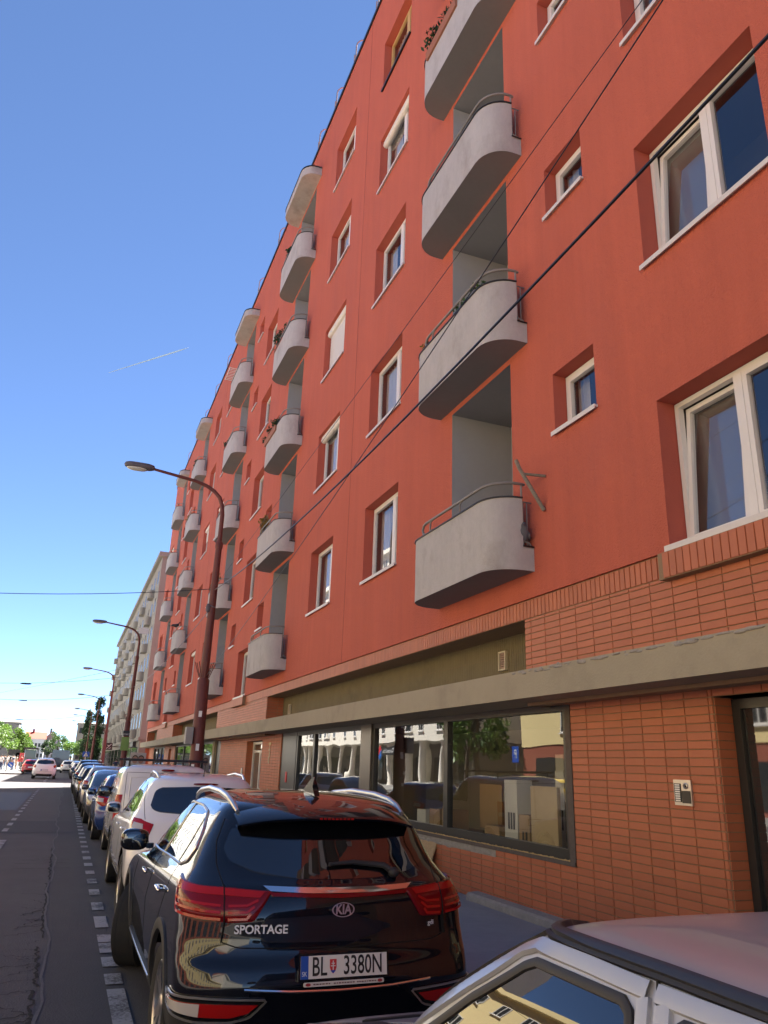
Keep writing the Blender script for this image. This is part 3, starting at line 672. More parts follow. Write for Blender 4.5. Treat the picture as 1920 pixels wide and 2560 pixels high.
# --- further shopfronts down the street
for y0,y1,nn in ((33.2,45.4,4),(50.7,56.9,3)):
    q=MB(); st=(y1-y0)/nn
    q.box(XL+.03-D,XL+.13-D,y0,y1,2.54,2.66); q.box(XL+.03-D,XL+.13-D,y0,y1,.11,.32)
    for i in range(nn+1): q.box(XL+.03-D,XL+.13-D,y0+i*st-.06,y0+i*st+.06,.32,2.54)
    o=q.build('shopfront_frame',M_anth,bld)
    for i in range(nn):
        p=MB(); p.box(XL+.075-D,XL+.081-D,y0+i*st+.05,y0+(i+1)*st-.05,.3,2.55); p.build('pane',M_pane[0],o)
b=MB(); b.box(XL+.05-D,XL+.15-D,31.5,33.2,.11,2.7); b.build('niche_panel',M_blk,bld)
b=MB(); b.box(XL-.05-D,XL+.10-D,32.7,33.1,.11,2.66); b.build('cladding_panel',M_beam,bld)
b=MB(); bar_frame(b,47.2,48.4,.11,2.45,XL+.15-D,XL+.2-D,.08); o=b.build('house_door',M_white,bld)
q=MB(); q.box(XL+.17-D,XL+.178-D,47.27,48.33,.2,2.38); q.build('pane',M_pane[2],o)
# concrete step along the foot of the wall
b=MB(); b.prism([(XL-.20-D,.09),(XL+.0-D,.09),(XL+.0-D,.215),(XL-.16-D,.205),(XL-.19-D,.18)],1,6.2,10.42); b.build('wall_step',M_cem,bld)
# flag bracket beside the lowest balcony
b=MB(); b.tube([W(D-.33,8.05,5.72),W(D-.30,8.02,5.60),W(D-.02,7.90,5.02)],.026,8); b.tube([W(D-.27,8.0,5.52),W(D,7.87,5.49)],.02,8); b.build('flag_bracket',mat('bracket_paint',(.20,.175,.13),.7,noise=.3,nscale=25),bld,True)
# stain under the bracket and weathering streaks
# ================================================================ cars
def paint(name,c,rough=.28,metal=0.,coat=1.): return mat(name,c,rough,metal,coat=coat)
M_kia=mat('black_car_paint',(.004,.005,.0095),.2,0,coat=1.,spec=.08)
M_wht=paint('white_car_paint',(.80,.79,.77),.35)
M_wvan=paint('white_van_paint',(.76,.745,.71),.4)
M_sil=mat('silver_car_paint',(.44,.445,.465),.36,metal=.35,coat=.5,noise=.015,nscale=2.)
M_blu=paint('blue_car_paint',(.035,.075,.24),.25,.3)
M_gry=paint('grey_car_paint',(.085,.09,.105),.25,.4)
M_slv2=paint('pale_silver_paint',(.42,.43,.45),.3,.5)
M_cglass=mat('car_glass',(.0045,.005,.006),.012,spec=.9,ior=1.62)
M_chrome=mat('chrome',(.72,.72,.74),.09,metal=1.)
M_alu=mat('satin_aluminium',(.62,.60,.57),.28,metal=.9)
M_plast=mat('black_plastic',(.022,.022,.023),.62,noise=.05,nscale=30)
M_gloss=mat('gloss_black_trim',(.006,.006,.007),.08)
M_rub=mat('tyre_rubber',(.018,.018,.018),.85,noise=.1,nscale=30)
M_rim=mat('alloy_rim',(.42,.42,.43),.3,metal=.85)
M_seamk=mat('panel_gap',(.002,.002,.002),.9)
M_red=mat('red_lens',(.36,.008,.008),.10,spec=.4)
M_redd=mat('dark_red_lens',(.16,.003,.005),.12,spec=.35)
M_clear=mat('clear_lens',(.50,.47,.44),.12,coat=1.)
M_orng=mat('amber_lens',(.6,.2,.03),.12,coat=1.)
M_plate=mat('plate_white',(.72,.72,.70),.4)
M_pblue=mat('plate_blue',(.015,.08,.42),.4)
M_letter=mat('plate_black',(.012,.012,.012),.4)
M_under=mat('underbody',(.008,.008,.008),.95)
class Body:
    def __init__(s,ctrl,K=84,nr=26,ns=46,nf=22,taper=(.985,.97)):
        C=np.array(ctrl,float); x=np.arange(len(C)); xq=np.linspace(0,len(C)-1,K)
        A=np.stack([pchip(x,C[:,j],xq) for j in range(C.shape[1])],1)   # zr yr zf yf w br bf pr pf
        H=[]
        for zr,yr,zf,yf,w,br,bf,pr,pf in A:
            th=np.linspace(math.pi/2,0,nr); L=yf-yr; br=min(br,L*.46); bf=min(bf,L*.46)
            xr=w*np.abs(np.cos(th))**(2/pr); ry=yr+br-br*np.abs(np.sin(th))**(2/pr); xr[0]=0;
            tt=np.linspace(0,1,ns+1)[1:-1]; sy=yr+br+(L-br-bf)*tt; sx=np.full_like(sy,w)
            th=np.linspace(0,math.pi/2,nf); fx=w*np.abs(np.cos(th))**(2/pf); fy=yf-bf+bf*np.abs(np.sin(th))**(2/pf); fx[-1]=0
            X=np.r_[xr,sx,fx]; Y=np.r_[ry,sy,fy]
            t=(Y-yr)/max(L,1e-6)
            # plan taper towards the ends
            tp=1-(1-taper[0])*np.clip((.35-t)/.35,0,1)**2-(1-taper[1])*np.clip((t-.6)/.4,0,1)**2
            X=X*tp
            H.append(np.stack([X,Y,zr+(zf-zr)*t],1))
        s.H=np.array(H); s.K=K; s.N=s.H.shape[1]; s.nr=nr; s.ns=ns; s.nf=nf
        d=np.linalg.norm(np.diff(s.H,axis=1),axis=2); s.A=np.concatenate([np.zeros((K,1)),np.cumsum(d,1)],1)
    def at(s,S,Z):
        """points and normals at signed arc length S, height Z"""
        S=np.asarray(S,float);Z=np.asarray(Z,float)
        def ev(S,Z):
            a=np.abs(S); P=[]
            for k in range(s.K):
                ae=s.A[k,-1]; fo=a>ae; af=np.where(fo,2*ae-a,a); q_=np.stack([np.interp(af,s.A[k],s.H[k,:,c]) for c in range(3)],-1); q_[:,0]*=np.where(fo,-1,1); P.append(q_)
            P=np.stack(P,0)
            zz=np.maximum.accumulate(P[...,2],0)
            k=np.clip((zz<Z[None]).sum(0)-1,0,s.K-2); ii=np.arange(len(S))
            z0,z1=zz[k,ii],zz[k+1,ii]; t=np.clip((Z-z0)/np.maximum(z1-z0,1e-6),0,1)[:,None]
            p=P[k,ii]*(1-t)+P[k+1,ii]*t; p[:,0]*=np.where(S<0,-1,1); return p
        p=ev(S,Z); e=.02
        ds=ev(S+e,Z)-ev(S-e,Z); dz=ev(S,Z+e*.8)-ev(S,Z-e*.8)
        n=np.cross(ds,dz); n/=np.maximum(np.linalg.norm(n,axis=1,keepdims=True),1e-9)
        c=p-np.array([0,p[:,1].mean()*0+ (s.H[0,0,1]+s.H[0,-1,1])/2,.6]); 
        # outward: for rear -y, sides +-x
        out=np.stack([p[:,0]*1.5,np.where(p[:,1]<.5,-.5,np.where(p[:,1]>s.H[0,-1,1]-.9,.5,0)),np.full(len(p),.15)],1)
        n*=np.where((n*out).sum(1)<0,-1,1)[:,None]
        return p,n
    def cv(s,pt):
        """(mode,val,z) -> (s,z); modes r x, L/R y on that side, F x at front, a arc"""
        m,v,z=pt
        if m=='a': return (v,z)
        best=None; sv=[];zv=[]
        for k in range(s.K):
            if m=='r':
                xs=s.H[k,:s.nr,0]; 
                if abs(v)>xs[-1]: sv.append(s.A[k,s.nr-1]); zv.append(s.H[k,s.nr-1,2]); continue
                sv.append(np.interp(abs(v),xs,s.A[k,:s.nr])); zv.append(np.interp(abs(v),xs,s.H[k,:s.nr,2]))
            elif m in 'FW':
                xs=s.H[k,-s.nf:,0][::-1]; a_=np.interp(abs(v),xs,s.A[k,-s.nf:][::-1]); sv.append(2*s.A[k,-1]-a_ if (m=='W' and v<0) else a_); zv.append(np.interp(abs(v),xs,s.H[k,-s.nf:,2][::-1]))
            else:
                ysr=s.H[k,:,1]; sv.append(np.interp(v,ysr,s.A[k])); zv.append(np.interp(v,ysr,s.H[k,:,2]))
        zv=np.maximum.accumulate(np.array(zv)); S=float(np.interp(z,zv,sv))
        sg=-1 if (m=='L' or (m in 'rF' and v<0)) else 1
        return (sg*S,z)
def car_patch(B,name,top,bot,m,parent,e=.004,th=.01,ns=28,nt=8,bulge=0.,smooth=True):
    T=smoothline([B.cv(p) for p in top],ns); Bo=smoothline([B.cv(p) for p in bot],ns)
    t=np.linspace(0,1,nt)[:,None,None]; G=T[None]*(1-t)+Bo[None]*t
    S,Z=G[...,0].ravel(),G[...,1].ravel(); p,n=B.at(S,Z)
    u=np.linspace(0,1,ns)[None,:]; v=np.linspace(0,1,nt)[:,None]; bl=(16*u*(1-u)*v*(1-v))**.5
    pe=p+n*(e+bulge*bl.ravel())[:,None]; pl=p+n*(e-th)
    b=MB(); b.v=[tuple(x) for x in pe]
    for i in range(nt-1):
        for j in range(ns-1): a=i*ns+j; b.f.append((a,a+1,a+ns+1,a+ns)); b.mi.append(0)
    loop=[j for j in range(ns)]+[i*ns+ns-1 for i in range(1,nt)]+[(nt-1)*ns+j for j in range(ns-2,-1,-1)]+[i*ns for i in range(nt-2,0,-1)]
    k=len(b.v); b.v+=[tuple(pe[i]) for i in loop]+[tuple(pl[i]) for i in loop]; m_=len(loop)
    for i in range(m_): j=(i+1)%m_; b.f.append((k+i,k+j,k+m_+j,k+m_+i)); b.mi.append(0)
    o=b.build(name,m,parent,smooth='keep'); 
    me=o.data
    bm=bmesh.new(); bm.from_mesh(me); bmesh.ops.recalc_face_normals(bm,faces=bm.faces)
    # orient top faces outward
    bm.faces.ensure_lookup_table()
    f=bm.faces[((nt-1)//2)*(ns-1)+(ns-1)//2]; nn=n[((nt-1)//2)*ns+ns//2]
    top_f=[bm.faces[i] for i in range((nt-1)*(ns-1))]
    if f.normal.dot(Vector(nn))<0: bmesh.ops.reverse_faces(bm,faces=top_f)
    bm.to_mesh(me); bm.free()
    for i,pl_ in enumerate(me.polygons): pl_.use_smooth=True
    return o
def car_ribbon(B,name,pts,width,m,parent,e=.003,th=.006,n=40,closed=False,cr=0.0,merge_into=None):
    L=[B.cv(p) for p in pts]
    if closed: L=L+[L[0]]
    q=smoothline(L,n); p,nn=B.at(q[:,0],q[:,1]); b=merge_into or MB(); k0=len(b.v); rows=[]
    for i in range(n):
        a,c=p[max(i-1,0)],p[min(i+1,n-1)]
        if closed and i in(0,n-1): a,c=p[n-2],p[1]
        t=c-a; t/=max(np.linalg.norm(t),1e-9); sd_=np.cross(nn[i],t); sd_/=max(np.linalg.norm(sd_),1e-9)
        o=p[i]+nn[i]*e
        for off,ee in ((-.5,-th),(-.42,-cr*0),(0,cr),(.42,0),(.5,-th)): b.v.append(tuple(o+sd_*width*off+nn[i]*ee))
    for i in range(n-1):
        for j in range(4): a=k0+i*5+j; b.f.append((a,a+1,a+6,a+5)); b.mi.append(0)
    if merge_into is None: return b.build(name,m,parent,smooth=True)
def car_body(B,m,parent,wheels,Ra,name='body'):
    """full body skin with open wheel arches"""
    K,N=B.K,B.N; idx={}; V=[]
    ring=[(i,1) for i in range(N)]+[(i,-1) for i in range(N-2,0,-1)]
    M_=len(ring)
    for k in range(K):
        for i,sg in ring: x,y,z=B.H[k,i]; V.append([x*sg,y,z])
    V=np.array(V); F=[]
    keep=[]
    dead=set()
    for k in range(K-1):
        for j in range(M_):
            f=(k*M_+j,k*M_+(j+1)%M_,(k+1)*M_+(j+1)%M_,(k+1)*M_+j); c=V[list(f)].mean(0)
            rm=False
            for wy,wz in wheels:
                if abs(c[0])>.45 and (c[1]-wy)**2+(c[2]-wz)**2<Ra*Ra and .25<1: rm=True
            if rm: dead.update(f)
            else: F.append(f)
    used=set(i for f in F for i in f)
    for i in dead&used:
        for wy,wz in wheels:
            dy,dz=V[i,1]-wy,V[i,2]-wz; r=math.hypot(dy,dz)
            if r<Ra*1.35 and abs(V[i,0])>.4: V[i,1]=wy+dy/r*Ra; V[i,2]=max(wz+dz/r*Ra,V[i,2] if dz<-.12 else -1)
    b=MB(); b.v=[tuple(v) for v in V]; b.f=F; b.mi=[0]*len(F)
    top=[(K-1)*M_+j for j in range(M_)]; b.f.append(tuple(top)); b.mi.append(0)
    o=b.build(name,m,parent,smooth='keep')
    bm=bmesh.new(); bm.from_mesh(o.data); bmesh.ops.delete(bm,geom=[v for v in bm.verts if not v.link_faces],context='VERTS'); bmesh.ops.recalc_face_normals(bm,faces=bm.faces)
    bm.to_mesh(o.data); bm.free()
    o.data.polygons.foreach_set('use_smooth',[True]*len(o.data.polygons))
    # under-tray and wheel wells
    zr=B.H[0,:,2].min(); y0,y1=B.H[0,0,1]+.12,B.H[0,-1,1]-.15; w_=B.H[0,:,0].max()-.28
    b=MB(); b.box(-w_,w_,y0,y1,zr-.02,zr+.25)
    for wy,wz in wheels:
        for sx in (-1,1):
            n=16; xi=sx*(w_-.02); xo=sx*(w_+.235)
            A_=[(wy+(Ra+.005)*math.cos(R_(a)),wz+(Ra+.005)*math.sin(R_(a))) for a in np.linspace(-15,195,n)]
            for i in range(n-1): b.quad((xi,*A_[i]),(xo,*A_[i]),(xo,*A_[i+1]),(xi,*A_[i+1]))
            for i in range(n-1): b.quad((xi,wy,wz),(xi,*A_[i]),(xi,*A_[i+1]),(xi,wy,wz+.001))
    b.build('underbody',M_under,parent)
    return o
def wheel_meshes(r,wd,spokes=5,rr=.66,cap=False):
    b=MB(); R=r; h=wd/2
    b.lathe([(R*rr,-h*.85),(R*(rr+.1),-h*.98),(R*.92,-h),(R*.985,-h*.82),(R,-h*.5),(R,h*.5),(R*.985,h*.82),(R*.92,h),(R*(rr+.1),h*.98),(R*rr,h*.85)],(0,0,0),0,40,cap=False)
    for i in range(-2,3):   # tread grooves as thin raised rings between
        b.lathe([(R+.003,i*h*.36-h*.13),(R+.003,i*h*.36+h*.13)],(0,0,0),0,40,cap=False)
    tyre=b.mesh('wheel',M_rub,True)
    b=MB(); x0=h*.62
    b.lathe([(R*rr,h*.85),(R*rr*.985,h*.88),(R*rr*.94,h*.8),(R*rr*.93,-h*.3)],(0,0,0),0,40,cap=False)
    for k in range(spokes):
        a=2*math.pi*k/spokes; 
        for da in ((-.16,.16) if spokes<=5 else (0,)):
            c,s_=math.cos(a+da),math.sin(a+da); px,pz=-s_,c; w1,w2=R*.055,R*.075
            P=[(R*.10,w2),(R*rr*.95,w1),(R*rr*.95,-w1),(R*.10,-w2)]
            for xo in (x0+.012,):
                f=[(xo if q==0 or q==3 else xo+.008, P[q][0]*c+P[q][1]*px, P[q][0]*s_+P[q][1]*pz) for q in range(4)]
                g=[(v[0]-.03,v[1],v[2]) for v in f]
                b.quad(*f); 
                for q in range(4): b.quad(f[q],f[(q+1)%4],g[(q+1)%4],g[q])
    b.lathe([(R*.17,x0-.03),(R*.17,x0+.012),(R*.13,x0+.022),(.001,x0+.024)],(0,0,0),0,20)
    rim=b.mesh('rim',M_rim,True)
    b=MB(); b.lathe([(.001,-h*.2),(R*rr*.93,-h*.2)],(0,0,0),0,24); b.lathe([(R*.40,h*.1),(R*.40,h*.2),(.01,h*.2)],(0,0,0),0,20); disc=b.mesh('brake_disc',M_under,True)
    return tyre,rim,disc
def put_wheels(parent,meshes,axles,track,r,steer=0.):
    for i,ya in enumerate(axles):
        for sx in (-1,1):
            o=link('wheel',meshes[0],parent,(sx*track,ya,r)); rz=(math.pi if sx<0 else 0)+(steer if i==1 else 0); o.rotation_euler=(0,0,rz)
            link('rim',meshes[1],o); link('brake_disc',meshes[2],o)
def mirror_side(parent,x,y,z,s,m,sc=1.0):
    b=MB(); b.blob((x+s*.10*sc,y+.02,z),(.115*sc,.075*sc,.085*sc),3.0,18,10); b.box(x-s*.06 if s>0 else x,x if s>0 else x+.06,y-.03,y+.03,z-.07,z-.03)
    o=b.build('mirror',m,parent,True)
    q=MB(); q.blob((x+s*.105*sc,y-.052*sc,z),(.092*sc,.016,.065*sc),4,14,6); q.build('mirror_glass',M_cglass,o,True); return o
def number_plate(parent,x,y,z,w_=.52,h_=.112,text=None,tilt=0.,front=False,country=None):
    b=MB(); b.box(-w_/2-.012,w_/2+.012,-.010,.012,-h_/2-.012,h_/2+.012); o=b.build('plate_holder',M_gloss,parent,loc=(x,y,z)); o.rotation_euler=(tilt,0,0)
    q=MB(); q.box(-w_/2,w_/2,-.0125,-.0102,-h_/2,h_/2); q.build('number_plate',M_plate,o)
    q=MB(); q.box(-w_/2,-w_/2+.045,-.0135,-.0126,-h_/2,h_/2); q.build('plate_band',M_pblue,o)
    return o
# ---- wrap-around control tables: zr yr zf yf w br bf pr pf
def tbl(rows): return rows
KIA=[[.26,.17,.24,4.34,.82,.26,.42,3.0,2.8],[.33,.10,.32,4.40,.875,.28,.45,3.0,2.8],[.42,.05,.44,4.46,.905,.30,.46,3.0,2.8],[.54,.012,.56,4.48,.922,.31,.48,2.9,2.7],[.62,.0,.66,4.48,.927,.32,.5,2.8,2.6],
[.70,.012,.74,4.46,.929,.33,.52,2.7,2.5],[.78,.045,.80,4.42,.929,.34,.55,2.7,2.4],[.86,.058,.85,4.34,.926,.36,.6,2.7,2.4],[.96,.062,.91,4.22,.920,.38,.7,2.7,2.4],[1.05,.075,.955,4.02,.910,.42,.8,2.6,2.4],[1.11,.10,.99,3.75,.893,.45,.8,2.5,2.4],
[1.155,.145,1.02,3.42,.868,.46,.7,2.5,2.4],[1.20,.185,1.07,3.20,.835,.46,.6,2.5,2.5],[1.29,.255,1.19,2.97,.788,.45,.55,2.5,2.5],[1.39,.325,1.32,2.70,.738,.42,.5,2.5,2.5],[1.475,.39,1.44,2.42,.686,.38,.45,2.5,2.5],[1.535,.45,1.52,2.18,.632,.34,.4,2.5,2.5],
[1.572,.56,1.562,2.02,.565,.30,.4,2.4,2.4],[1.598,.74,1.594,1.86,.47,.3,.3,2.3,2.3],[1.616,.98,1.616,1.70,.31,.25,.2,2.2,2.2],[1.622,1.22,1.622,1.52,.06,.1,.1,2.1,2.1]]
def both(f):
    for s in ('L','R'): f(s,-1 if s=='L' else 1)
def make_kia():
    t=thing('black_suv','glossy black compact SUV with red tail lights, plate BL-3380N and roof rails','car',(1.66,4.68,0),R_(0))
    B=Body(KIA,K=110,nr=34,ns=60,nf=24); rw=.352; ax=(.93,3.60)
    bd=car_body(B,M_kia,t,[(a,rw+.01) for a in ax],.415)
    put_wheels(t,wheel_meshes(rw,.235,5,.70),ax,.79,rw,steer=-R_(27))
    # wheel-arch and sill cladding
    for s in 'LR':
        for i,a in enumerate(ax): car_ribbon(B,'arch_trim',[(s,a+.445*math.cos(R_(q)),rw+.01+.445*math.sin(R_(q))) for q in np.linspace(-14,194,22)],.075,M_plast,t,e=.010,th=.03,n=44,cr=.006)
        car_patch(B,'sill_trim',[(s,1.38,.42),(s,3.14,.42)],[(s,1.38,.27),(s,3.14,.26)],M_plast,t,e=.012,th=.03)
        car_ribbon(B,'sill_chrome',[(s,1.42,.40),(s,2.2,.385),(s,3.1,.40)],.022,M_alu,t,e=.018)
    car_patch(B,'bumper_lower',[('L',.46,.50),('r',-.72,.46),('r',-.4,.415),('r',0,.40),('r',.4,.415),('r',.72,.46),('R',.46,.50)],[('L',.50,.275),('r',-.6,.275),('r',.6,.275),('R',.50,.275)],M_plast,t,e=.012,th=.03,ns=60,nt=8)
    # rear window
    car_patch(B,'rear_window',[('r',-.665,1.30),('r',-.62,1.40),('r',-.5,1.455),('r',0,1.475),('r',.5,1.455),('r',.62,1.40),('r',.665,1.30)],[('r',-.665,1.30),('r',-.64,1.235),('r',-.5,1.185),('r',-.25,1.155),('r',0,1.15),('r',.25,1.155),('r',.5,1.185),('r',.64,1.235),('r',.665,1.30)],M_cglass,t,e=.003,th=.008,ns=54,nt=16)
    # roof spoiler with side winglets
    q=MB(); prof=[(.25,1.472),(.235,1.487),(.25,1.50),(.42,1.552),(.75,1.60),(.75,1.585),(.45,1.50)]
    n=30; pts=[]
    for i in range(n+1):
        u=-1+2*i/n; x=u*.595; dy=.16*abs(u)**3; dz=-.055*abs(u)**3.2
        pts.append([(x,y+dy*(1 if y<.6 else .3),z+dz) for y,z in prof])
    for i in range(n):
        for j in range(len(prof)): j2=(j+1)%len(prof); q.quad(pts[i][j],pts[i][j2],pts[i+1][j2],pts[i+1][j])
    sp_=q.build('roof_spoiler',M_kia,t,smooth=True,merge=True)
    q=MB()
    for i in range(9): x=-.105+i*.026; q.box(x-.009,x+.009,.2365,.246,1.480,1.490)
    q.build('brake_light',M_red,sp_)
    # chrome bar and red strip between the lamps
    car_patch(B,'chrome_bar',[('r',-.47,1.118),('r',-.2,1.110),('r',0,1.108),('r',.2,1.110),('r',.47,1.118)],[('r',-.43,1.093),('r',-.2,1.083),('r',0,1.081),('r',.2,1.083),('r',.43,1.093)],M_chrome,t,e=.012,ns=40,nt=4)
    car_patch(B,'reflector_bar',[('r',-.44,1.089),('r',0,1.077),('r',.44,1.089)],[('r',-.42,1.070),('r',0,1.057),('r',.42,1.070)],M_redd,t,e=.010,ns=40,nt=3)
    for s,g in (('L',-1),('R',1)):
        top=[(s,.66,1.135),(s,.42,1.115),('r',g*.80,1.108),('r',g*.66,1.108),('r',g*.42,1.094)]
        bot=[(s,.66,1.135),(s,.55,1.05),(s,.40,.985),('r',g*.80,.955),('r',g*.66,.938),('r',g*.52,.945),('r',g*.42,1.094)]
        lamp=car_patch(B,'tail_light',top,bot,M_redd,t,e=.008,th=.02,ns=44,nt=10,bulge=.012)
        car_patch(B,'lens_top',[(s,.60,1.122),(s,.42,1.106),('r',g*.80,1.099),('r',g*.66,1.099),('r',g*.46,1.088)],[(s,.56,1.085),(s,.42,1.072),('r',g*.80,1.066),('r',g*.66,1.066),('r',g*.49,1.060)],M_red,lamp,e=.021,th=.004,ns=30,nt=4)
        for zz,o0 in ((1.04,.50),(1.008,.47),(.976,.44)):
            car_ribbon(B,'light_guide',[(s,o0,zz+.035),(s,o0-.06,zz-.005),('r',g*.80,zz-.018),('r',g*.70,zz-.022)],.016,M_red,lamp,e=.022,th=.004,n=20)
            car_ribbon(B,'light_guide',[('r',g*.66,zz-.022),('r',g*.56,zz-.018),('r',g*(.50+(1.04-zz)*.6),zz+.01)],.016,M_red,lamp,e=.022,th=.004,n=16)
        car_ribbon(B,'panel_gap',[('r',g*.68,1.11),('r',g*.68,.94),('r',g*.69,.84)],.007,M_seamk,t,e=.0225,th=.03)
        car_ribbon(B,'panel_gap',[('r',g*.645,1.46),('r',g*.70,1.33),('r',g*.71,1.22),('r',g*.685,1.12)],.006,M_seamk,t,e=.002)
        # fog and reversing lamps
        fl=car_patch(B,'fog_light_bezel',[(s,.40,.575),('r',g*.80,.583),('r',g*.6,.578),('r',g*.43,.572)],[(s,.40,.505),('r',g*.80,.468),('r',g*.6,.468),('r',g*.43,.572)],M_gloss,t,e=.012,th=.03,ns=34,nt=6)
        car_patch(B,'fog_lens',[(s,.34,.556),('r',g*.79,.560),('r',g*.62,.557),('r',g*.48,.553)],[(s,.34,.520),('r',g*.79,.496),('r',g*.62,.494),('r',g*.53,.515)],M_red,fl,e=.018,th=.006,ns=30,nt=5)
        car_patch(B,'reverse_lens',[(s,.335,.554),('r',g*.78,.558)],[(s,.335,.521),('r',g*.78,.498)],M_clear,fl,e=.022,th=.006,ns=12,nt=4)
        car_ribbon(B,'bezel_trim',[(s,.40,.577),('r',g*.80,.585),('r',g*.6,.580),('r',g*.43,.574),('r',g*.52,.49),('r',g*.62,.468),('r',g*.80,.468),(s,.40,.503)],.010,M_alu,fl,e=.017,th=.01,n=60,closed=True)
        # side glass with chrome surround
        gl=car_patch(B,'side_window',[(s,.72,1.27),(s,.80,1.36),(s,1.02,1.46),(s,1.35,1.485),(s,1.9,1.485),(s,2.35,1.40),(s,2.75,1.26),(s,3.05,1.12)],[(s,.72,1.27),(s,.80,1.20),(s,.95,1.165),(s,1.6,1.15),(s,2.3,1.125),(s,3.05,1.12)],M_cglass,t,e=.004,th=.01,ns=60,nt=10)
        car_ribbon(B,'chrome_surround',[(s,3.0,1.105),(s,2.3,1.115),(s,1.6,1.14),(s,.95,1.153),(s,.77,1.19),(s,.70,1.27),(s,.79,1.375),(s,1.02,1.475),(s,1.35,1.50),(s,1.9,1.50),(s,2.4,1.41)],.017,M_alu,gl,e=.009,th=.01,n=90,cr=.004)
        car_ribbon(B,'pillar',[(s,1.92,1.125),(s,1.78,1.30),(s,1.70,1.495)],.085,M_gloss,gl,e=.008,th=.005,n=14)
        car_ribbon(B,'window_divider',[(s,1.06,1.15),(s,1.0,1.30),(s,.98,1.455)],.035,M_gloss,gl,e=.008,th=.005,n=14)
        # door gaps and handles
        car_ribbon(B,'panel_gap',[(s,1.95,1.12),(s,2.0,.8),(s,1.98,.44)],.006,M_seamk,t,e=.0015)
        car_ribbon(B,'panel_gap',[(s,3.05,1.08),(s,3.1,.8),(s,3.0,.44)],.006,M_seamk,t,e=.0015)
        car_ribbon(B,'panel_gap',[(s,.98,1.15),(s,.99,1.0),(s,1.14,.82),(s,1.36,.6),(s,1.42,.44)],.006,M_seamk,t,e=.0015)
        for y_ in (1.22,2.15):
            p,nn=B.at([B.cv((s,y_,.965))[0]],[.965]); p=p[0]; q=MB(); x=p[0]
            q.blob((x+g*.028,y_,.975),(.016,.115,.019),2.6,16,8); q.box(x+(0 if g>0 else -.025),x+(.025 if g>0 else 0),y_-.10,y_-.07,.965,.985); q.box(x+(0 if g>0 else -.025),x+(.025 if g>0 else 0),y_+.07,y_+.10,.965,.985)
            q.build('door_handle',M_chrome,t,True)
        mirror_side(t,g*.87,2.93,1.13,g,M_kia,1.05)
        # roof rail
        q=MB(); pp=[(.575,.55,1.505),(.585,.66,1.548),(.59,.82,1.582),(.588,1.1,1.606),(.58,1.6,1.613),(.57,2.05,1.585),(.56,2.3,1.545),(.555,2.38,1.51)]
        T=smoothline([(0,0)]*1+[(0,0)],2) if False else None
        q.tube([(g*x,y,z) for x,y,z in pp],[.012,.017,.020,.021,.021,.020,.016,.010],12,flat=1.1); q.build('roof_rail',M_alu,t,True)
    car_ribbon(B,'panel_gap',[('r',-.685,.84),('r',-.6,.815),('r',0,.805),('r',.6,.815),('r',.685,.84)],.007,M_seamk,t,e=.002)
    car_ribbon(B,'bumper_chrome',[('r',-.56,.622),('r',-.3,.606),('r',0,.600),('r',.3,.606),('r',.56,.622)],.016,M_chrome,t,e=.007,cr=.003)
    car_patch(B,'windscreen',[('W',-.58,1.47),('W',0,1.49),('W',.58,1.47)],[('W',-.74,1.10),('W',0,1.06),('W',.74,1.10)],M_cglass,t,e=.004,ns=36,nt=12)
    car_patch(B,'grille',[('W',-.42,.78),('W',.42,.78)],[('W',-.38,.52),('W',.38,.52)],M_gloss,t,e=.008,ns=20,nt=5)
    for g,s in ((-1,'L'),(1,'R')): car_patch(B,'headlight',[('F',g*.46,.84),('F',g*.7,.88),(s,3.75,.97)],[('F',g*.46,.80),('F',g*.7,.74),(s,3.75,.93)],M_clear,t,e=.006,ns=20,nt=5)
    # wiper
    q=MB(); P,Nn=B.at([B.cv(('r',x,z))[0] for x,z in ((.36,1.165),(.30,1.205),(.1,1.225),(-.06,1.215))],[1.165,1.205,1.225,1.215]); P=P+Nn*.025
    q.tube([tuple(x) for x in P],[.022,.018,.014,.010],8); q.blob(tuple(P[0]),(.035,.03,.03),2.2); q.build('rear_wiper',M_plast,t,True)
    # shark-fin aerial
    q=MB(); f0=[(.70,1.60),(.98,1.618),(.93,1.65),(.86,1.70),(.80,1.725),(.775,1.72),(.755,1.66)]
    n=len(f0); base=f0
    for g in (-1,1):
        q.v+= [(g*.034*max(0,(1.73-z)/.13)**.8*(.55 if (y<.72 or y>.96) else 1),y,z) for y,z in base]; k0=len(q.v)-n; q.f.append(tuple(range(k0,k0+n))); q.mi.append(0)
    for i in range(n): j=(i+1)%n; q.f.append((i,j,n+j,n+i)); q.mi.append(0)
    q.build('roof_aerial',M_gloss,t,True)
    # badges and plate
    P,Nn=B.at([0.0],[1.0]); yb=P[0][1]-.012
    q=MB(); q.lathe([(.001,0),(.070,0),(.070,-.008),(.060,-.012),(.001,-.012)],(0,0,0),1,36); em=q.build('emblem',M_gloss,t,True,loc=(0,yb+.006,1.0)); em.scale=(1,1,.56)
    q=MB(); q.lathe([(.070,-.006),(.070,-.016),(.062,-.016),(.062,-.006)],(0,0,0),1,36,close=True); q.build('emblem_ring',M_chrome,em,True)
    k=add_text('KIA',.072,(0,-.016,0),M_chrome,em,xs=.86,bold=.002); k.scale=(1,1/.56,1)
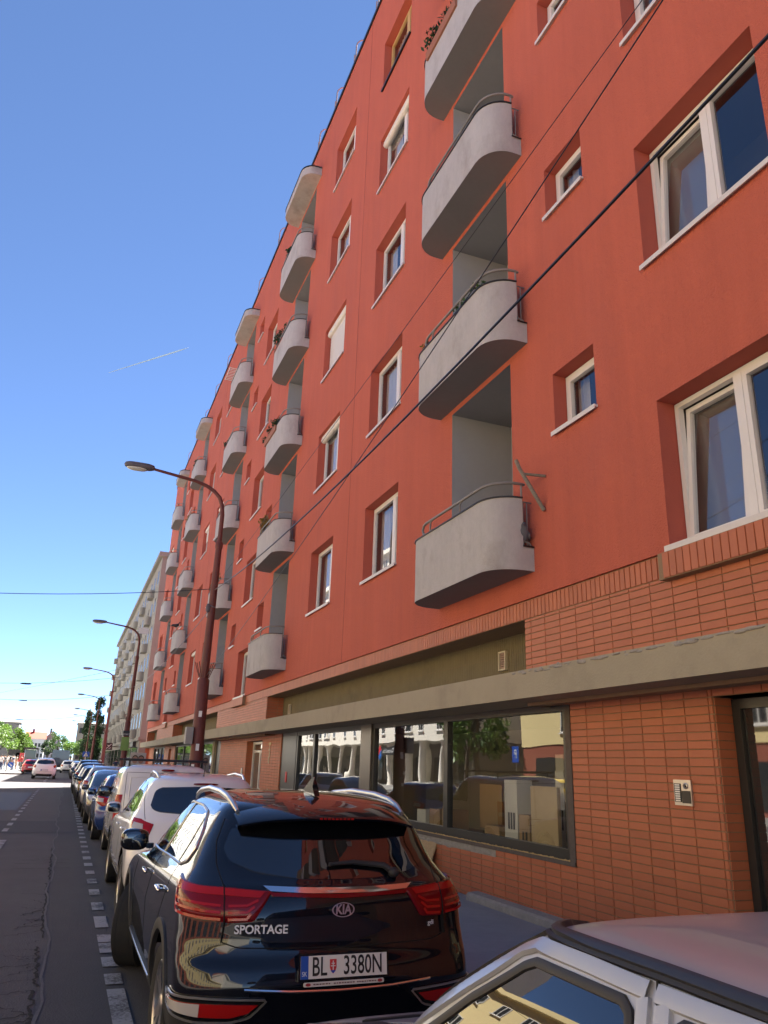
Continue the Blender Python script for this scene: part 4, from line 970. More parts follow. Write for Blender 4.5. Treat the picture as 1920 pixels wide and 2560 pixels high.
    def badge(txt,size,x0,x1,z,xs,bold=0.):
        ps_=[B.at([B.cv(('r',x,z))[0]],[z])[0][0] for x in (x0,x1)]; an=math.atan2(ps_[1][1]-ps_[0][1],ps_[1][0]-ps_[0][0])
        o=add_text(txt,size,((x0+x1)/2,(ps_[0][1]+ps_[1][1])/2-.010,z),mat('badge_metal',(.72,.73,.76),.45,metal=.25),t,xs=xs,bold=bold); o.rotation_euler=(math.pi/2,0,an)
    badge('SPORTAGE',.062,-.60,-.355,.905,1.0,.0014); badge('gdi',.036,.55,.64,.905,1.1)
    pl=number_plate(t,0,-.006,.722,text=1,tilt=-R_(8))
    def ptxt(s_,sz,x,z,xs,m=M_letter,bold=.0): add_text(s_,sz,(x,-.0132,z),m,pl,xs=xs,depth=.0006,bold=bold)
    ptxt('BL',.132,-.150,-.002,.66,bold=.0012); ptxt('3380N',.132,.112,-.002,.66,bold=.0012)
    ptxt('SK',.032,-.238,-.032,.85,mat('plate_text_white',(.8,.8,.8),.4))
    q=MB(); q.prism([(-.020,.035),(.020,.035),(.020,-.005),(.012,-.025),(0,-.036),(-.012,-.025),(-.020,-.005)],1,-.0138,-.0128); sh=q.build('shield',mat('shield_red',(.55,.03,.03),.4),pl,loc=(-.069,0,0))
    q=MB(); q.box(-.003,.003,-.0146,-.0139,-.018,.028); q.box(-.010,.010,-.0146,-.0139,.012,.017); q.box(-.014,.014,-.0146,-.0139,.000,.005); q.build('shield_cross',M_plate,pl,loc=(-.069,0,0))
    q=MB(); q.prism([(-.016,-.019),(.016,-.019),(.008,-.028),(0,-.034),(-.008,-.028)],1,-.0145,-.0139); q.build('shield_hills',M_pblue,pl,loc=(-.069,0,0))
    q=MB(); q.prism([(-.235,-.072),(.235,-.072),(.24,-.078),(.24,-.089),(.235,-.094),(-.235,-.094),(-.24,-.089),(-.24,-.078)],1,-.013,-.002); ds=q.build('dealer_strip',mat('strip_white',(.62,.6,.57),.4),pl)
    for x in (-.215,.215):
        q=MB(); q.lathe([(.001,-.001),(.015,-.001),(.015,0)],(0,0,0),1,16); o=q.build('strip_badge',mat('badge_red',(.3,.02,.03),.5),ds,loc=(x,-.0132,-.083)); o.scale=(1,1,.55)
    q=MB()
    for a,c in ((-.185,-.085),(-.065,.055),(.075,.185)):
        x=a
        while x<c: wd_=random.uniform(.006,.016); q.box(x,x+wd_,-.0136,-.0131,-.086,-.080); x+=wd_+.004
    q.build('strip_print',mat('strip_ink',(.12,.05,.05),.6),ds)
    return t
make_kia()
def scaled(ctrl,L,Wd,Hh,base=KIA):
    """stretch a control table to a length, half width and height"""
    C=np.array(ctrl,float); l0=C[:,3].max(); w0=C[:,4].max(); h0=C[:,0].max()
    C[:,[1,3,5,6]]*=L/l0; C[:,4]*=Wd/w0
    for c in (0,2): C[:,c]=.22+(C[:,c]-.24)*(Hh-.22)/(h0-.24)
    return C
IX=[[.27,.15,.25,4.30,.80,.30,.45,2.8,2.6],[.38,.06,.38,4.37,.88,.34,.48,2.7,2.6],[.52,.01,.54,4.40,.905,.36,.5,2.6,2.5],[.66,.0,.68,4.40,.910,.38,.52,2.6,2.5],[.78,.03,.79,4.36,.910,.40,.55,2.5,2.4],[.90,.055,.87,4.26,.905,.42,.6,2.5,2.4],[1.0,.08,.93,4.05,.895,.45,.7,2.4,2.4],
[1.08,.12,.97,3.75,.878,.48,.7,2.4,2.4],[1.13,.17,1.01,3.40,.855,.48,.6,2.4,2.4],[1.19,.23,1.08,3.15,.815,.47,.55,2.4,2.4],[1.29,.33,1.21,2.88,.765,.45,.5,2.4,2.4],[1.40,.43,1.35,2.58,.715,.42,.45,2.4,2.4],[1.49,.50,1.47,2.28,.66,.38,.4,2.4,2.4],[1.55,.56,1.54,2.05,.60,.33,.4,2.4,2.4],[1.595,.72,1.59,1.88,.50,.3,.3,2.3,2.3],[1.62,.98,1.62,1.72,.32,.25,.2,2.2,2.2],[1.63,1.22,1.63,1.5,.06,.1,.1,2.1,2.1]]
VAN=[[.25,.10,.24,3.72,.76,.12,.45,3.6,2.6],[.36,.03,.36,3.80,.82,.13,.48,3.6,2.6],[.52,.0,.52,3.85,.845,.14,.5,3.6,2.5],[.70,.01,.70,3.84,.85,.14,.52,3.6,2.5],[.86,.03,.82,3.74,.85,.15,.6,3.6,2.4],[1.0,.04,.92,3.52,.848,.16,.65,3.6,2.4],[1.12,.05,1.0,3.25,.845,.17,.6,3.6,2.4],[1.22,.06,1.12,2.98,.835,.18,.5,3.6,2.5],[1.36,.08,1.29,2.70,.815,.20,.45,3.4,2.5],[1.50,.10,1.46,2.45,.79,.22,.42,3.2,2.6],[1.60,.125,1.58,2.24,.755,.24,.4,3.,2.6],[1.66,.17,1.655,2.08,.70,.25,.38,2.9,2.6],[1.70,.27,1.70,1.92,.60,.25,.35,2.7,2.5],[1.722,.5,1.722,1.75,.42,.25,.3,2.5,2.4],[1.73,.85,1.73,1.4,.08,.1,.1,2.2,2.2]]
HAT=[[.24,.14,.23,4.0,.76,.28,.45,2.8,2.5],[.36,.05,.36,4.08,.83,.32,.48,2.7,2.5],[.50,.0,.52,4.12,.855,.34,.5,2.6,2.4],[.64,.0,.64,4.10,.86,.36,.55,2.6,2.4],[.76,.03,.74,4.02,.858,.38,.6,2.5,2.3],[.88,.06,.81,3.85,.85,.40,.7,2.5,2.3],[.95,.10,.86,3.55,.835,.42,.65,2.5,2.3],[1.01,.15,.92,3.25,.805,.43,.55,2.4,2.4],[1.12,.25,1.05,2.95,.755,.42,.5,2.4,2.4],[1.24,.36,1.20,2.60,.70,.4,.45,2.4,2.4],[1.34,.44,1.32,2.25,.645,.36,.4,2.4,2.4],[1.41,.53,1.40,2.0,.58,.32,.4,2.3,2.3],[1.45,.72,1.445,1.82,.47,.3,.3,2.3,2.3],[1.47,1.0,1.47,1.6,.28,.2,.2,2.2,2.2],[1.475,1.2,1.475,1.4,.05,.08,.08,2.1,2.1]]
SPEC={'ix':dict(c=IX,ax=(.90,3.54),r=.345,zb0=1.15,zb1=1.065,zt=1.50,g0=.66,g1=3.0,bp=1.72,hz=.93,tl=(.86,1.10),rw=(1.15,1.475,.63),hl=(.70,.88)),
 'hat':dict(c=HAT,ax=(.70,3.25),r=.31,zb0=.99,zb1=.945,zt=1.365,g0=.56,g1=2.85,bp=1.62,hz=.82,tl=(.74,.97),rw=(1.0,1.31,.56),hl=(.58,.76))}
WM={}
def wm(r,wd,sp,rr):
    k=(r,wd,sp,rr)
    if k not in WM: WM[k]=wheel_meshes(r,wd,sp,rr)
    return WM[k]
def generic_car(name,label,kind,m,loc,L=None,Wd=None,Hh=None,flip=False,group=None,rails=False,lod=0,glass=None):
    S=SPEC[kind]; C=np.array(S['c'],float); l0,w0,h0=C[:,3].max(),C[:,4].max(),C[:,0].max()
    L=L or l0; Wd=Wd or w0; Hh=Hh or h0; fl=L/l0; fh=(Hh-.2)/(h0-.2); zz=lambda z:.2+(z-.2)*fh
    C[:,[1,3,5,6]]*=fl; C[:,4]*=Wd/w0; C[:,0]=zz(C[:,0]); C[:,2]=zz(C[:,2])
    x,y=loc; t=thing(name,label,'car',(x,y+(L if flip else 0),0),math.pi if flip else 0,group)
    K,ns_=(84,46) if lod==0 else (48,30)
    B=Body(C,K=K,nr=26 if lod==0 else 16,ns=ns_,nf=22 if lod==0 else 14); ax=tuple(a*fl for a in S['ax']); r=S['r']
    car_body(B,m,t,[(a,r+.01) for a in ax],r+.055)
    put_wheels(t,wm(r,.21,5 if lod==0 else 6,.68),ax,Wd-.115,r)
    zb0,zb1,zt=zz(S['zb0']),zz(S['zb1']),zz(S['zt']); g0,g1,bp=S['g0']*fl,S['g1']*fl,S['bp']*fl; wr=Wd/w0
    q0,q1,qx=zz(S['rw'][0]),zz(S['rw'][1]),S['rw'][2]*wr; gm=glass or M_cglass
    n1=36 if lod==0 else 18; n2=10 if lod==0 else 6
    car_patch(B,'rear_window',[('r',-qx*1.05,q0+.10),('r',-qx*.97,q1-.07),('r',-qx*.86,q1-.025),('r',0,q1),('r',qx*.86,q1-.025),('r',qx*.97,q1-.07),('r',qx*1.05,q0+.10)],[('r',-qx*1.05,q0+.10),('r',-qx*1.02,q0+.055),('r',-qx*.9,q0+.03),('r',0,q0),('r',qx*.9,q0+.03),('r',qx*1.02,q0+.055),('r',qx*1.05,q0+.10)],gm,t,e=.008,th=.014,ns=n1,nt=n2)
    zc=zb1+.03; car_patch(B,'windscreen',[('W',-.55*wr,zt-.04),('W',0,zt-.02),('W',.55*wr,zt-.04)],[('W',-.66*wr,zc+.03),('W',0,zc),('W',.66*wr,zc+.03)],gm,t,ns=n1,nt=n2)
    for s,g in (('L',-1),('R',1)):
        gl=car_patch(B,'side_window',[(s,g0,zb0+.08),(s,g0+.25,zt-.06),(s,g0+.6,zt),(s,bp+.2,zt),(s,bp+.62,zt-.07),(s,g1,zb1+.02)],[(s,g0,zb0+.08),(s,g0+.15,zb0+.01),(s,bp,(zb0+zb1)/2),(s,g1,zb1)],gm,t,ns=n1+10,nt=n2)
        car_ribbon(B,'pillar',[(s,bp+.05,(zb0+zb1)/2),(s,bp-.08,zt)],.075,M_gloss,gl,e=.008,n=8)
        car_ribbon(B,'window_divider',[(s,g0+.42,zb0),(s,g0+.40,zt-.03)],.04,M_gloss,gl,e=.008,n=8)
        a,b_=zz(S['tl'][0]),zz(S['tl'][1])
        tl=car_patch(B,'tail_light',[(s,.52*fl,b_+.01),(s,.36*fl,b_),('r',g*(Wd-.18),b_-.02),('r',g*(Wd-.28),b_-.05)],[(s,.52*fl,b_+.01),(s,.40*fl,(a+b_)/2),('r',g*(Wd-.15),a+.01),('r',g*(Wd-.22),a+.03),('r',g*(Wd-.28),b_-.05)],M_red,t,e=.008,ns=24,nt=6,bulge=.012)
        car_patch(B,'indicator',[(s,.40*fl,b_-.04),('r',g*(Wd-.17),b_-.06)],[(s,.38*fl,(a+b_)/2),('r',g*(Wd-.17),(a+b_)/2-.02)],M_clear if lod==0 else M_orng,tl,e=.023,ns=8,nt=3)
        h0_,h1_=zz(S['hl'][0]),zz(S['hl'][1])
        car_patch(B,'headlight',[('F',g*.36*wr,h1_-.03),('F',g*.6*wr,h1_),(s,L-.62,h1_+.06)],[('F',g*.36*wr,h1_-.03),('F',g*.5*wr,h0_),('F',g*.7*wr,h0_+.04),(s,L-.62,h1_+.06)],M_clear,t,e=.006,ns=20,nt=5)
        mirror_side(t,g*(Wd-.06),g1-.12,zb1+.03,g,m if lod==0 else M_gloss,.95)
        car_ribbon(B,'panel_gap',[(s,bp+.05,zb1),(s,bp+.06,.6),(s,bp+.03,.36)],.006,M_seamk,t,e=.0015,n=14)
        if lod==0:
            car_ribbon(B,'panel_gap',[(s,g1+.02,zb1-.04),(s,g1+.06,.6),(s,g1-.05,.36)],.006,M_seamk,t,e=.0015,n=14)
            car_ribbon(B,'panel_gap',[(s,g0+.30,zb0),(s,g0+.32,zb0-.15),(s,ax[0]+.42,.55),(s,ax[0]+.48,.36)],.006,M_seamk,t,e=.0015,n=14)
        for y_ in (bp-.45,bp+.42):
            zz_=zz(S['hz']); p,_=B.at([B.cv((s,y_,zz_))[0]],[zz_]); q=MB(); q.blob((p[0][0]+g*.022,y_,zz_),(.018,.10,.018),2.6,12,6); q.build('door_handle',m,t,True)
        car_patch(B,'sill_trim',[(s,ax[0]+r+.1,.33),(s,ax[1]-r-.1,.33)],[(s,ax[0]+r+.1,.25),(s,ax[1]-r-.1,.25)],M_plast,t,e=.008,ns=10,nt=3)
        if rails:
            q=MB(); zr=Hh; q.tube([(g*.56*wr,.80*fl,zr-.07),(g*.575*wr,1.0*fl,zr-.02),(g*.57*wr,1.5*fl,zr+.0),(g*.55*wr,1.95*fl,zr-.035),(g*.54*wr,2.1*fl,zr-.08)],.018,8); q.build('roof_rail',M_alu,t,True)
    car_patch(B,'bumper_lower',[('r',-.62*wr,.42),('r',0,.40),('r',.62*wr,.42)],[('r',-.6*wr,.25),('r',.6*wr,.25)],M_plast,t,e=.008,ns=24,nt=4)
    car_patch(B,'grille',[('W',-.34*wr,zz(.70)),('W',.34*wr,zz(.70))],[('W',-.3*wr,zz(.42)),('W',.3*wr,zz(.42))],M_gloss,t,e=.006,ns=14,nt=4)
    car_ribbon(B,'tailgate_gap',[('r',-qx*1.1,q1-.03),('r',-qx*1.16,q0+.05),('r',-qx*1.06,zz(S['tl'][0])),('r',-qx*.95,zz(.60)),('r',0,zz(.58)),('r',qx*.95,zz(.60)),('r',qx*1.06,zz(S['tl'][0])),('r',qx*1.16,q0+.05),('r',qx*1.1,q1-.03)],.007,M_seamk,t,e=.0025,n=60)
    q=MB(); q.blob((0,B.at([0.],[q1+.03])[0][0][1]-.012,q1+.03),(.16,.02,.014),3,12,6); q.build('brake_light',M_redd,t,True)
    p,_=B.at([0.],[zz(.70)]); number_plate(t,0,p[0][1]-.02,zz(.70))
    p=B.H[np.argmin(abs(B.H[:,-1,2]-.5)),-1,1]; o=number_plate(t,0,p+.02,.46); o.rotation_euler=(0,0,math.pi)
    q=MB(); q.tube([(0,.75*fl,Hh-.05),(0,.66*fl,Hh+.18)],[.007,.003],6); q.blob((0,.76*fl,Hh-.045),(.025,.04,.02),2.2,10,6); q.build('roof_aerial',M_plast,t,True)
    return t,B
# parked row, from the black SUV onward
generic_car('white_suv','white compact SUV with silver roof rails parked in front of the black SUV','ix',M_wht,(1.74,10.0),L=4.41,Wd=.905,Hh=1.655,rails=True)
def make_van():
    t=thing('delivery_van','small white delivery van with black roof bars and tall red tail lights','van',(1.80,15.1,0))
    B=Body(VAN,K=80,nr=24,ns=44,nf=20,taper=(.99,.97)); r=.30; ax=(.66,3.13)
    car_body(B,M_wvan,t,[(a,r+.01) for a in ax],.36); put_wheels(t,wm(r,.19,6,.62),ax,.73,r)
    for s,g in (('L',-1),('R',1)):
        tl=car_patch(B,'tail_light',[(s,.30,1.20),('r',g*.83,1.20),('r',g*.74,1.20)],[(s,.26,.72),('r',g*.83,.70),('r',g*.77,.72)],M_red,t,e=.008,ns=18,nt=10,bulge=.012)
        car_patch(B,'reverse_lens',[(s,.22,.98),('r',g*.78,.98)],[(s,.21,.90),('r',g*.785,.90)],M_clear,tl,e=.021,ns=8,nt=3)
        gl=car_patch(B,'side_window',[(s,1.66,1.24),(s,1.70,1.56),(s,1.95,1.57),(s,2.3,1.44),(s,2.85,1.14)],[(s,1.66,1.24),(s,1.70,1.13),(s,2.85,1.12)],M_cglass,t,ns=30,nt=8)
        car_ribbon(B,'panel_gap',[(s,1.58,1.62),(s,1.55,1.1),(s,1.58,.36)],.006,M_seamk,t,e=.0015,n=16)
        car_ribbon(B,'panel_gap',[(s,2.72,1.12),(s,2.76,.7),(s,2.70,.36)],.006,M_seamk,t,e=.0015,n=16)
        car_patch(B,'side_moulding',[(s,1.0,.50),(s,2.72,.50)],[(s,1.0,.42),(s,2.72,.42)],M_plast,t,e=.01,ns=10,nt=3)
        car_patch(B,'headlight',[('F',g*.4,.86),(s,3.2,.98)],[('F',g*.42,.70),(s,3.2,.9)],M_clear,t,ns=14,nt=4)
        mirror_side(t,g*.80,2.62,1.16,g,M_plast,1.25)
        q=MB()
        for y_ in (.55,1.95): q.tube([(g*.66,y_,1.66),(g*.66,y_,1.79)],.02,6)
        q.build('bar_foot',M_plast,t)
    car_patch(B,'bumper',[('L',.22,.62),('r',-.6,.60),('r',.6,.60),('R',.22,.62)],[('L',.26,.27),('r',-.6,.26),('r',.6,.26),('R',.26,.27)],M_plast,t,e=.02,th=.04,ns=44,nt=5)
    car_patch(B,'windscreen',[('W',-.62,1.57),('W',0,1.59),('W',.62,1.57)],[('W',-.74,1.06),('W',0,1.02),('W',.74,1.06)],M_cglass,t,ns=24,nt=8)
    for x0,x1 in ((-.70,-.015),(.015,.70)):
        car_ribbon(B,'door_gap',[('r',x0,1.58),('r',x1,1.58),('r',x1,.66),('r',x0,.66)],.008,M_seamk,t,e=.002,n=60,closed=True)
        car_ribbon(B,'pressed_panel',[('r',x0+.07,1.50),('r',x1-.07,1.50),('r',x1-.07,1.12),('r',x0+.07,1.12)],.02,M_wvan,t,e=.006,n=60,closed=True,cr=.004)
    q=MB(); q.blob((0,.085,1.63),(.12,.03,.022),3,14,6); q.build('brake_light',M_redd,t,True)
    for y_ in (.55,1.95):
        q=MB(); q.tube([(-.78,y_,1.80),(.78,y_,1.80)],.022,8); q.build('roof_bar',M_plast,t,True)
    number_plate(t,.0,-.03,.80)
    return t
make_van()
generic_car('blue_hatchback','blue hatchback parked ahead of the white delivery van','hat',M_blu,(1.68,19.75),L=4.05)
generic_car('grey_hatchback','dark grey hatchback facing back towards the blue hatchback','hat',M_gry,(1.60,24.5),L=4.2,flip=True)
generic_car('silver_estate','pale silver estate car with dark rear glass parked ahead of the dark grey hatchback','ix',M_slv2,(1.58,29.5),L=4.6,Wd=.89,Hh=1.56,lod=1,rails=True)
row=[('black_hatchback','black hatchback parked ahead of the silver estate','hat',M_kia,34.9,4.1,None),('silver_hatchback','pale silver hatchback parked ahead of the black hatchback','hat',M_slv2,39.7,4.2,None),('dark_estate','dark blue-black estate at the sunlit gap between the buildings','ix',M_gry,44.6,4.5,1.58),('black_people_carrier','tall black car with roof rails at the far end of the sunlit gap','ix',M_kia,50.0,4.6,1.70)]
for nm,lb,kd,m_,y_,L_,h_ in row: generic_car(nm,lb,kd,m_,(1.5,y_),L=L_,Hh=h_,lod=1,rails=(h_==1.70))
for i,(m_,lb) in enumerate(((M_slv2,'pale silver car parked nearest the corner of the grey block'),(M_gry,'dark grey car parked below the grey block'),(M_kia,'black car parked below the grey block'),(M_wht,'white car parked below the grey block, farthest from its near corner'))): generic_car('parked_car',lb,'hat',m_,(1.5,76+i*5.6),lod=1,group='cars parked below the grey building')
# traffic on the road
generic_car('white_crossover','white crossover seen from behind driving away beyond the sunlit strip','ix',M_wht,(-1.45,73.5),L=4.7,Wd=.94,Hh=1.69,lod=1)
generic_car('white_saloon','low white car farther up the lane behind the dark lorry','hat',M_wht,(.55,104),L=4.4,lod=1)
def lorry(name,label,x,y,w_,h_,l_,m):
    t=thing(name,label,'truck',(x,y,0)); b=MB(); b.box(-w_/2,w_/2,0,l_*.72,.9,h_); b.build('cargo_box',m,t)
    b=MB(); b.box(-w_/2+.05,w_/2-.05,l_*.74,l_,.5,h_*.82); b.build('cab',m,t)
    for yy in (.9,l_*.62,l_*.86):
        for s in (-1,1): o=link('wheel',wm(.45,.28,6,.6)[0],t,(s*(w_/2-.15),yy,.45)); link('rim',wm(.45,.28,6,.6)[1],o)
    b=MB(); b.box(-w_/2+.1,w_/2-.1,-.04,-.002,.45,.75); b.build('bumper',M_plast,t)
    for s in (-1,1): b=MB(); b.box(s*(w_/2-.25)-.12,s*(w_/2-.25)+.12,-.06,-.042,.55,.7); b.build('tail_light',M_red,t)
    return t
lorry('box_truck','dark boxy lorry far up the lane beside the white saloon',-.55,121,2.3,2.75,7,M_gry)
generic_car('red_car','red car driving beside the railing of the tram stop','hat',paint('red_car_paint',(.30,.02,.025)),(-3.2,92),lod=1)
generic_car('distant_white_car','white car at the far crossing','hat',M_wht,(-3.1,132),lod=1)
# ================================================================ old silver saloon in the foreground
SED=[[.24,.1,.22,3.60,.74,.15,.25,3.2,3.2],[.40,.0,.36,3.70,.80,.16,.26,3.2,3.2],[.60,.0,.50,3.70,.815,.17,.27,3.2,3.2],[.75,.02,.60,3.68,.815,.17,.27,3.2,3.2],[.84,.05,.655,3.62,.81,.17,.3,3.2,3.2],[.895,.07,.70,3.3,.80,.18,.4,3.2,3.],[.93,.09,.80,2.76,.79,.18,.45,3.2,3.],[.965,.12,.915,2.45,.785,.18,.35,3.2,3.],[1.07,.18,1.05,2.25,.760,.18,.25,3.2,3.2],[1.19,.27,1.18,2.06,.716,.18,.22,3.2,3.4],[1.30,.36,1.30,1.85,.664,.18,.2,3.2,3.6],[1.375,.43,1.375,1.70,.626,.18,.2,3.2,3.8],[1.408,.47,1.406,1.64,.607,.18,.2,3.2,3.8],[1.428,.53,1.424,1.58,.57,.18,.2,3.2,3.6],[1.446,.65,1.44,1.50,.50,.18,.18,3.,3.2],[1.458,.82,1.455,1.38,.32,.15,.15,2.6,2.6],[1.462,.98,1.462,1.22,.06,.08,.08,2.2,2.2]]
def make_silver():
    t=thing('silver_saloon','old silver hatchback with black door seals parked behind the black SUV','car',(1.86,.37,0))
    B=Body(SED,K=110,nr=22,ns=70,nf=28,taper=(.995,.985)); r=.285; ax=(.72,3.17)
    car_body(B,M_sil,t,[(a,r+.01) for a in ax],.335); put_wheels(t,wm(r,.165,6,.66),ax,.70,r)
    M_seal=mat('door_seal',(.020,.017,.016),.55); M_seal2=mat('drip_rail',(.030,.031,.036),.45)
    for s,g in (('L',-1),('R',1)):
        # front door: glass, gasket, frame
        W1=[(s,1.555,1.335),(s,1.60,1.318),(s,1.80,1.20),(s,2.155,.985),(s,2.15,.965),(s,1.20,.965),(s,1.175,.985),(s,1.175,1.315),(s,1.20,1.335)]
        W2=[(s,1.02,1.335),(s,1.045,1.315),(s,1.05,.985),(s,1.02,.965),(s,.50,.975),(s,.49,1.0),(s,.60,1.31),(s,.63,1.335)]
        for Wn,(tp,bt) in ((W1,([(s,1.19,1.335),(s,1.56,1.335),(s,1.61,1.31),(s,2.15,.98)],[(s,1.19,.965),(s,1.5,.965),(s,1.8,.965),(s,2.15,.965)])),(W2,([(s,.63,1.33),(s,1.03,1.335)],[(s,.49,.975),(s,1.04,.965)]))):
            gl=car_patch(B,'door_window',tp,bt,M_cglass,t,e=.002,th=.004,ns=40,nt=14)
            car_ribbon(B,'gasket',Wn,.028,M_seal,gl,e=.007,th=.01,n=110,closed=True,cr=.003)
        F1=[(s,1.575,1.372),(s,1.64,1.348),(s,1.84,1.225),(s,2.215,1.0),(s,2.25,.95)]
        car_ribbon(B,'door_frame',[(s,1.14,1.368),(s,1.35,1.372)]+F1,.044,M_sil,t,e=.009,th=.011,n=70,cr=.0012)
        car_ribbon(B,'door_frame',[(s,1.147,1.352),(s,1.147,.955)],.040,M_sil,t,e=.009,th=.011,n=30,cr=.0012)
        car_ribbon(B,'door_frame',[(s,1.088,1.352),(s,1.088,.955)],.050,M_sil,t,e=.009,th=.011,n=30,cr=.0012)
        car_ribbon(B,'door_frame',[(s,1.112,1.368),(s,.8,1.370),(s,.60,1.36),(s,.53,1.25),(s,.42,.97)],.044,M_sil,t,e=.009,th=.011,n=60,cr=.0012)
        car_ribbon(B,'panel_gap',[(s,1.122,1.388),(s,1.122,.9),(s,1.13,.4)],.008,M_seamk,t,e=.006,n=40)
        car_ribbon(B,'door_seal',[(s,.55,1.392),(s,1.1,1.395),(s,1.585,1.395),(s,1.66,1.368),(s,1.86,1.245),(s,2.24,1.012)],.016,M_seal,t,e=.012,th=.016,n=90)
        car_ribbon(B,'drip_rail',[(s,.50,1.404),(s,1.1,1.407),(s,1.60,1.406),(s,1.68,1.380),(s,1.875,1.260),(s,2.27,1.02)],.032,M_seal2,t,e=.016,th=.022,n=90,cr=.004)
        car_ribbon(B,'panel_gap',[(s,2.26,.93),(s,2.3,.7),(s,2.28,.36)],.006,M_seamk,t,e=.002,n=20)
        for y_ in (1.02,1.30): 
            q=MB(); p,_=B.at([B.cv((s,y_-.1,.82))[0]],[.82]); q.blob((p[0][0]+g*.02,y_-.1,.82),(.018,.09,.02),3,12,6); q.build('door_handle',M_plast,t,True)
        car_patch(B,'side_moulding',[(s,.95,.56),(s,2.8,.55)],[(s,.95,.48),(s,2.8,.47)],M_plast,t,e=.01,ns=16,nt=3)
        q=car_patch(B,'headlight',[('F',g*.45,.70),(s,3.5,.72)],[('F',g*.45,.56),(s,3.5,.60)],M_clear,t,ns=14,nt=5)
        car_patch(B,'tail_light',[(s,.22,.86),('r',g*.5,.86)],[(s,.20,.66),('r',g*.5,.66)],M_red,t,ns=14,nt=5)
        mirror_side(t,g*.80,2.06,1.0,g,M_plast,.9)
    car_patch(B,'windscreen',[('W',-.57,1.37),('W',0,1.385),('W',.57,1.37)],[('W',-.70,.99),('W',0,.965),('W',.70,.99)],M_cglass,t,e=.004,ns=36,nt=12)
    car_ribbon(B,'windscreen_seal',[('W',-.70,.985),('W',-.58,1.368),('W',0,1.382),('W',.58,1.368),('W',.70,.985),('W',0,.955)],.018,M_seal,t,e=.004,n=90,closed=True)
    car_patch(B,'rear_window',[('r',-.52,1.34),('r',.52,1.34)],[('r',-.62,1.0),('r',.62,1.0)],M_cglass,t,ns=24,nt=8)
    car_ribbon(B,'panel_gap',[('L',3.3,.79),('L',2.75,.87),('L',2.45,.915)],.006,M_seamk,t,e=.002,n=30)
    for f_ in ('W','r'): car_patch(B,'bumper',[(f_,-.74,.52),(f_,0,.52),(f_,.74,.52)],[(f_,-.72,.30),(f_,0,.29),(f_,.72,.30)],M_plast,t,e=.04,th=.06,ns=30,nt=5)
    car_patch(B,'grille',[('W',-.40,.68),('W',.40,.68)],[('W',-.40,.56),('W',.40,.56)],M_plast,t,e=.008,ns=14,nt=4)
    o=number_plate(t,0,3.81,.40); o.rotation_euler=(0,0,math.pi)
    return t
make_silver()
# ================================================================ grey apartment block beyond the gap
M_gbl=mat('grey_render',(.235,.218,.192),.92,noise=.07,nscale=.5,grime=(.17,.155,.14,.7),gscale=.4,stretch=(1,1,.4),bump=.3,bscale=30)
M_gdk=mat('grey_stone_base',(.20,.18,.15),.9,noise=.12,nscale=1.)
M_wdk=mat('dark_window',(.03,.033,.036),.06,spec=.7)
GX,GY0,GY1=6.0,74.6,143.0
gb=thing('grey_apartment_block','grey weathered apartment block with rows of small balconies beyond the red building','building',(GX,GY0,0))
gl=GY1-GY0
b=MB(); b.box(0,13,0,gl,3.55,20.6); b.build('wall',M_gbl,gb)
b=MB(); b.box(.05,13,.05,gl,0,3.55); b.build('base_storey',M_gdk,gb)
b=MB(); b.box(-.35,13.3,-.30,gl+.3,20.6,21.05); b.build('cornice',M_gbl,gb)
b=MB(); b.box(.9,12.,.8,gl-1,21.05,22.3); b.build('attic',M_gbl,gb)
b=MB(); b.box(-.12,.0,-.10,gl,3.45,3.75); b.build('string_course',M_gbl,gb)
me_w=MB(); me_w.box(-.03,.0,-.55,.55,-.02,.06); 
bar_frame(me_w,-.55,.55,.06,1.6,-.03,.02,.07); me_w=me_w.mesh('window',mat('weathered_frame',(.30,.28,.25),.8))
me_p=MB(); me_p.box(-.012,-.004,-.49,.49,.12,1.54); me_p=me_p.mesh('pane',M_wdk)
me_b=MB(); pth=bpath(.55,1.9,.35); 
for i in range(len(pth)-1): me_b.quad((*pth[i],0),(*pth[i],.8),(*pth[i+1],.8),(*pth[i+1],0))
me_b.v+=[(x,y,0) for x,y in pth]; k=len(me_b.v)-len(pth); me_b.f.append(tuple(range(k,k+len(pth)))); me_b.mi.append(0); me_b=me_b.mesh('balcony',M_gbl)
for fl in range(6):
    for c in range(20):
        y=2.0+c*3.35; z=4.5+fl*2.72
        o=link('window',me_w,gb,(-.002,y,z)); link('pane',me_p,o)
        if c%3==1: link('balcony',me_b,gb,(0,y-.95,z-.75))
for k in range(9):
    b=MB(); b.box(.0,.12,1.5+k*7.3,7.2+k*7.3,.3,2.9); b.build('shop_window',M_wdk,gb)
for k in range(3):
    y=3.5+k*9; b=MB(); b.box(-.25,-.02,y,y+3.2,2.95,3.4); b.build('shop_fascia',(M_anth,mat('pale_fascia',(.5,.5,.48),.5),M_anth)[k],gb)
bs=thing('projecting_sign','black square projecting sign with white bird-like mark','sign',(3.95,78,0))
b=MB(); b.box(-.62,.0,-.05,.05,2.58,3.2); b.build('panel',M_blk,bs); b=MB(); b.box(0,2.05,-.03,.03,2.85,2.91); b.build('arm',M_blk,bs)
b=MB()
for p,q in (((-.5,2.7),(-.2,3.0)),((-.2,3.0),(-.1,3.1)),((-.45,3.0),(-.25,2.92)),((-.3,2.7),(-.12,2.78))): b.tube([(p[0],-.056,p[1]),(q[0],-.056,q[1])],.025,6)
b.build('mark',M_plate,bs)
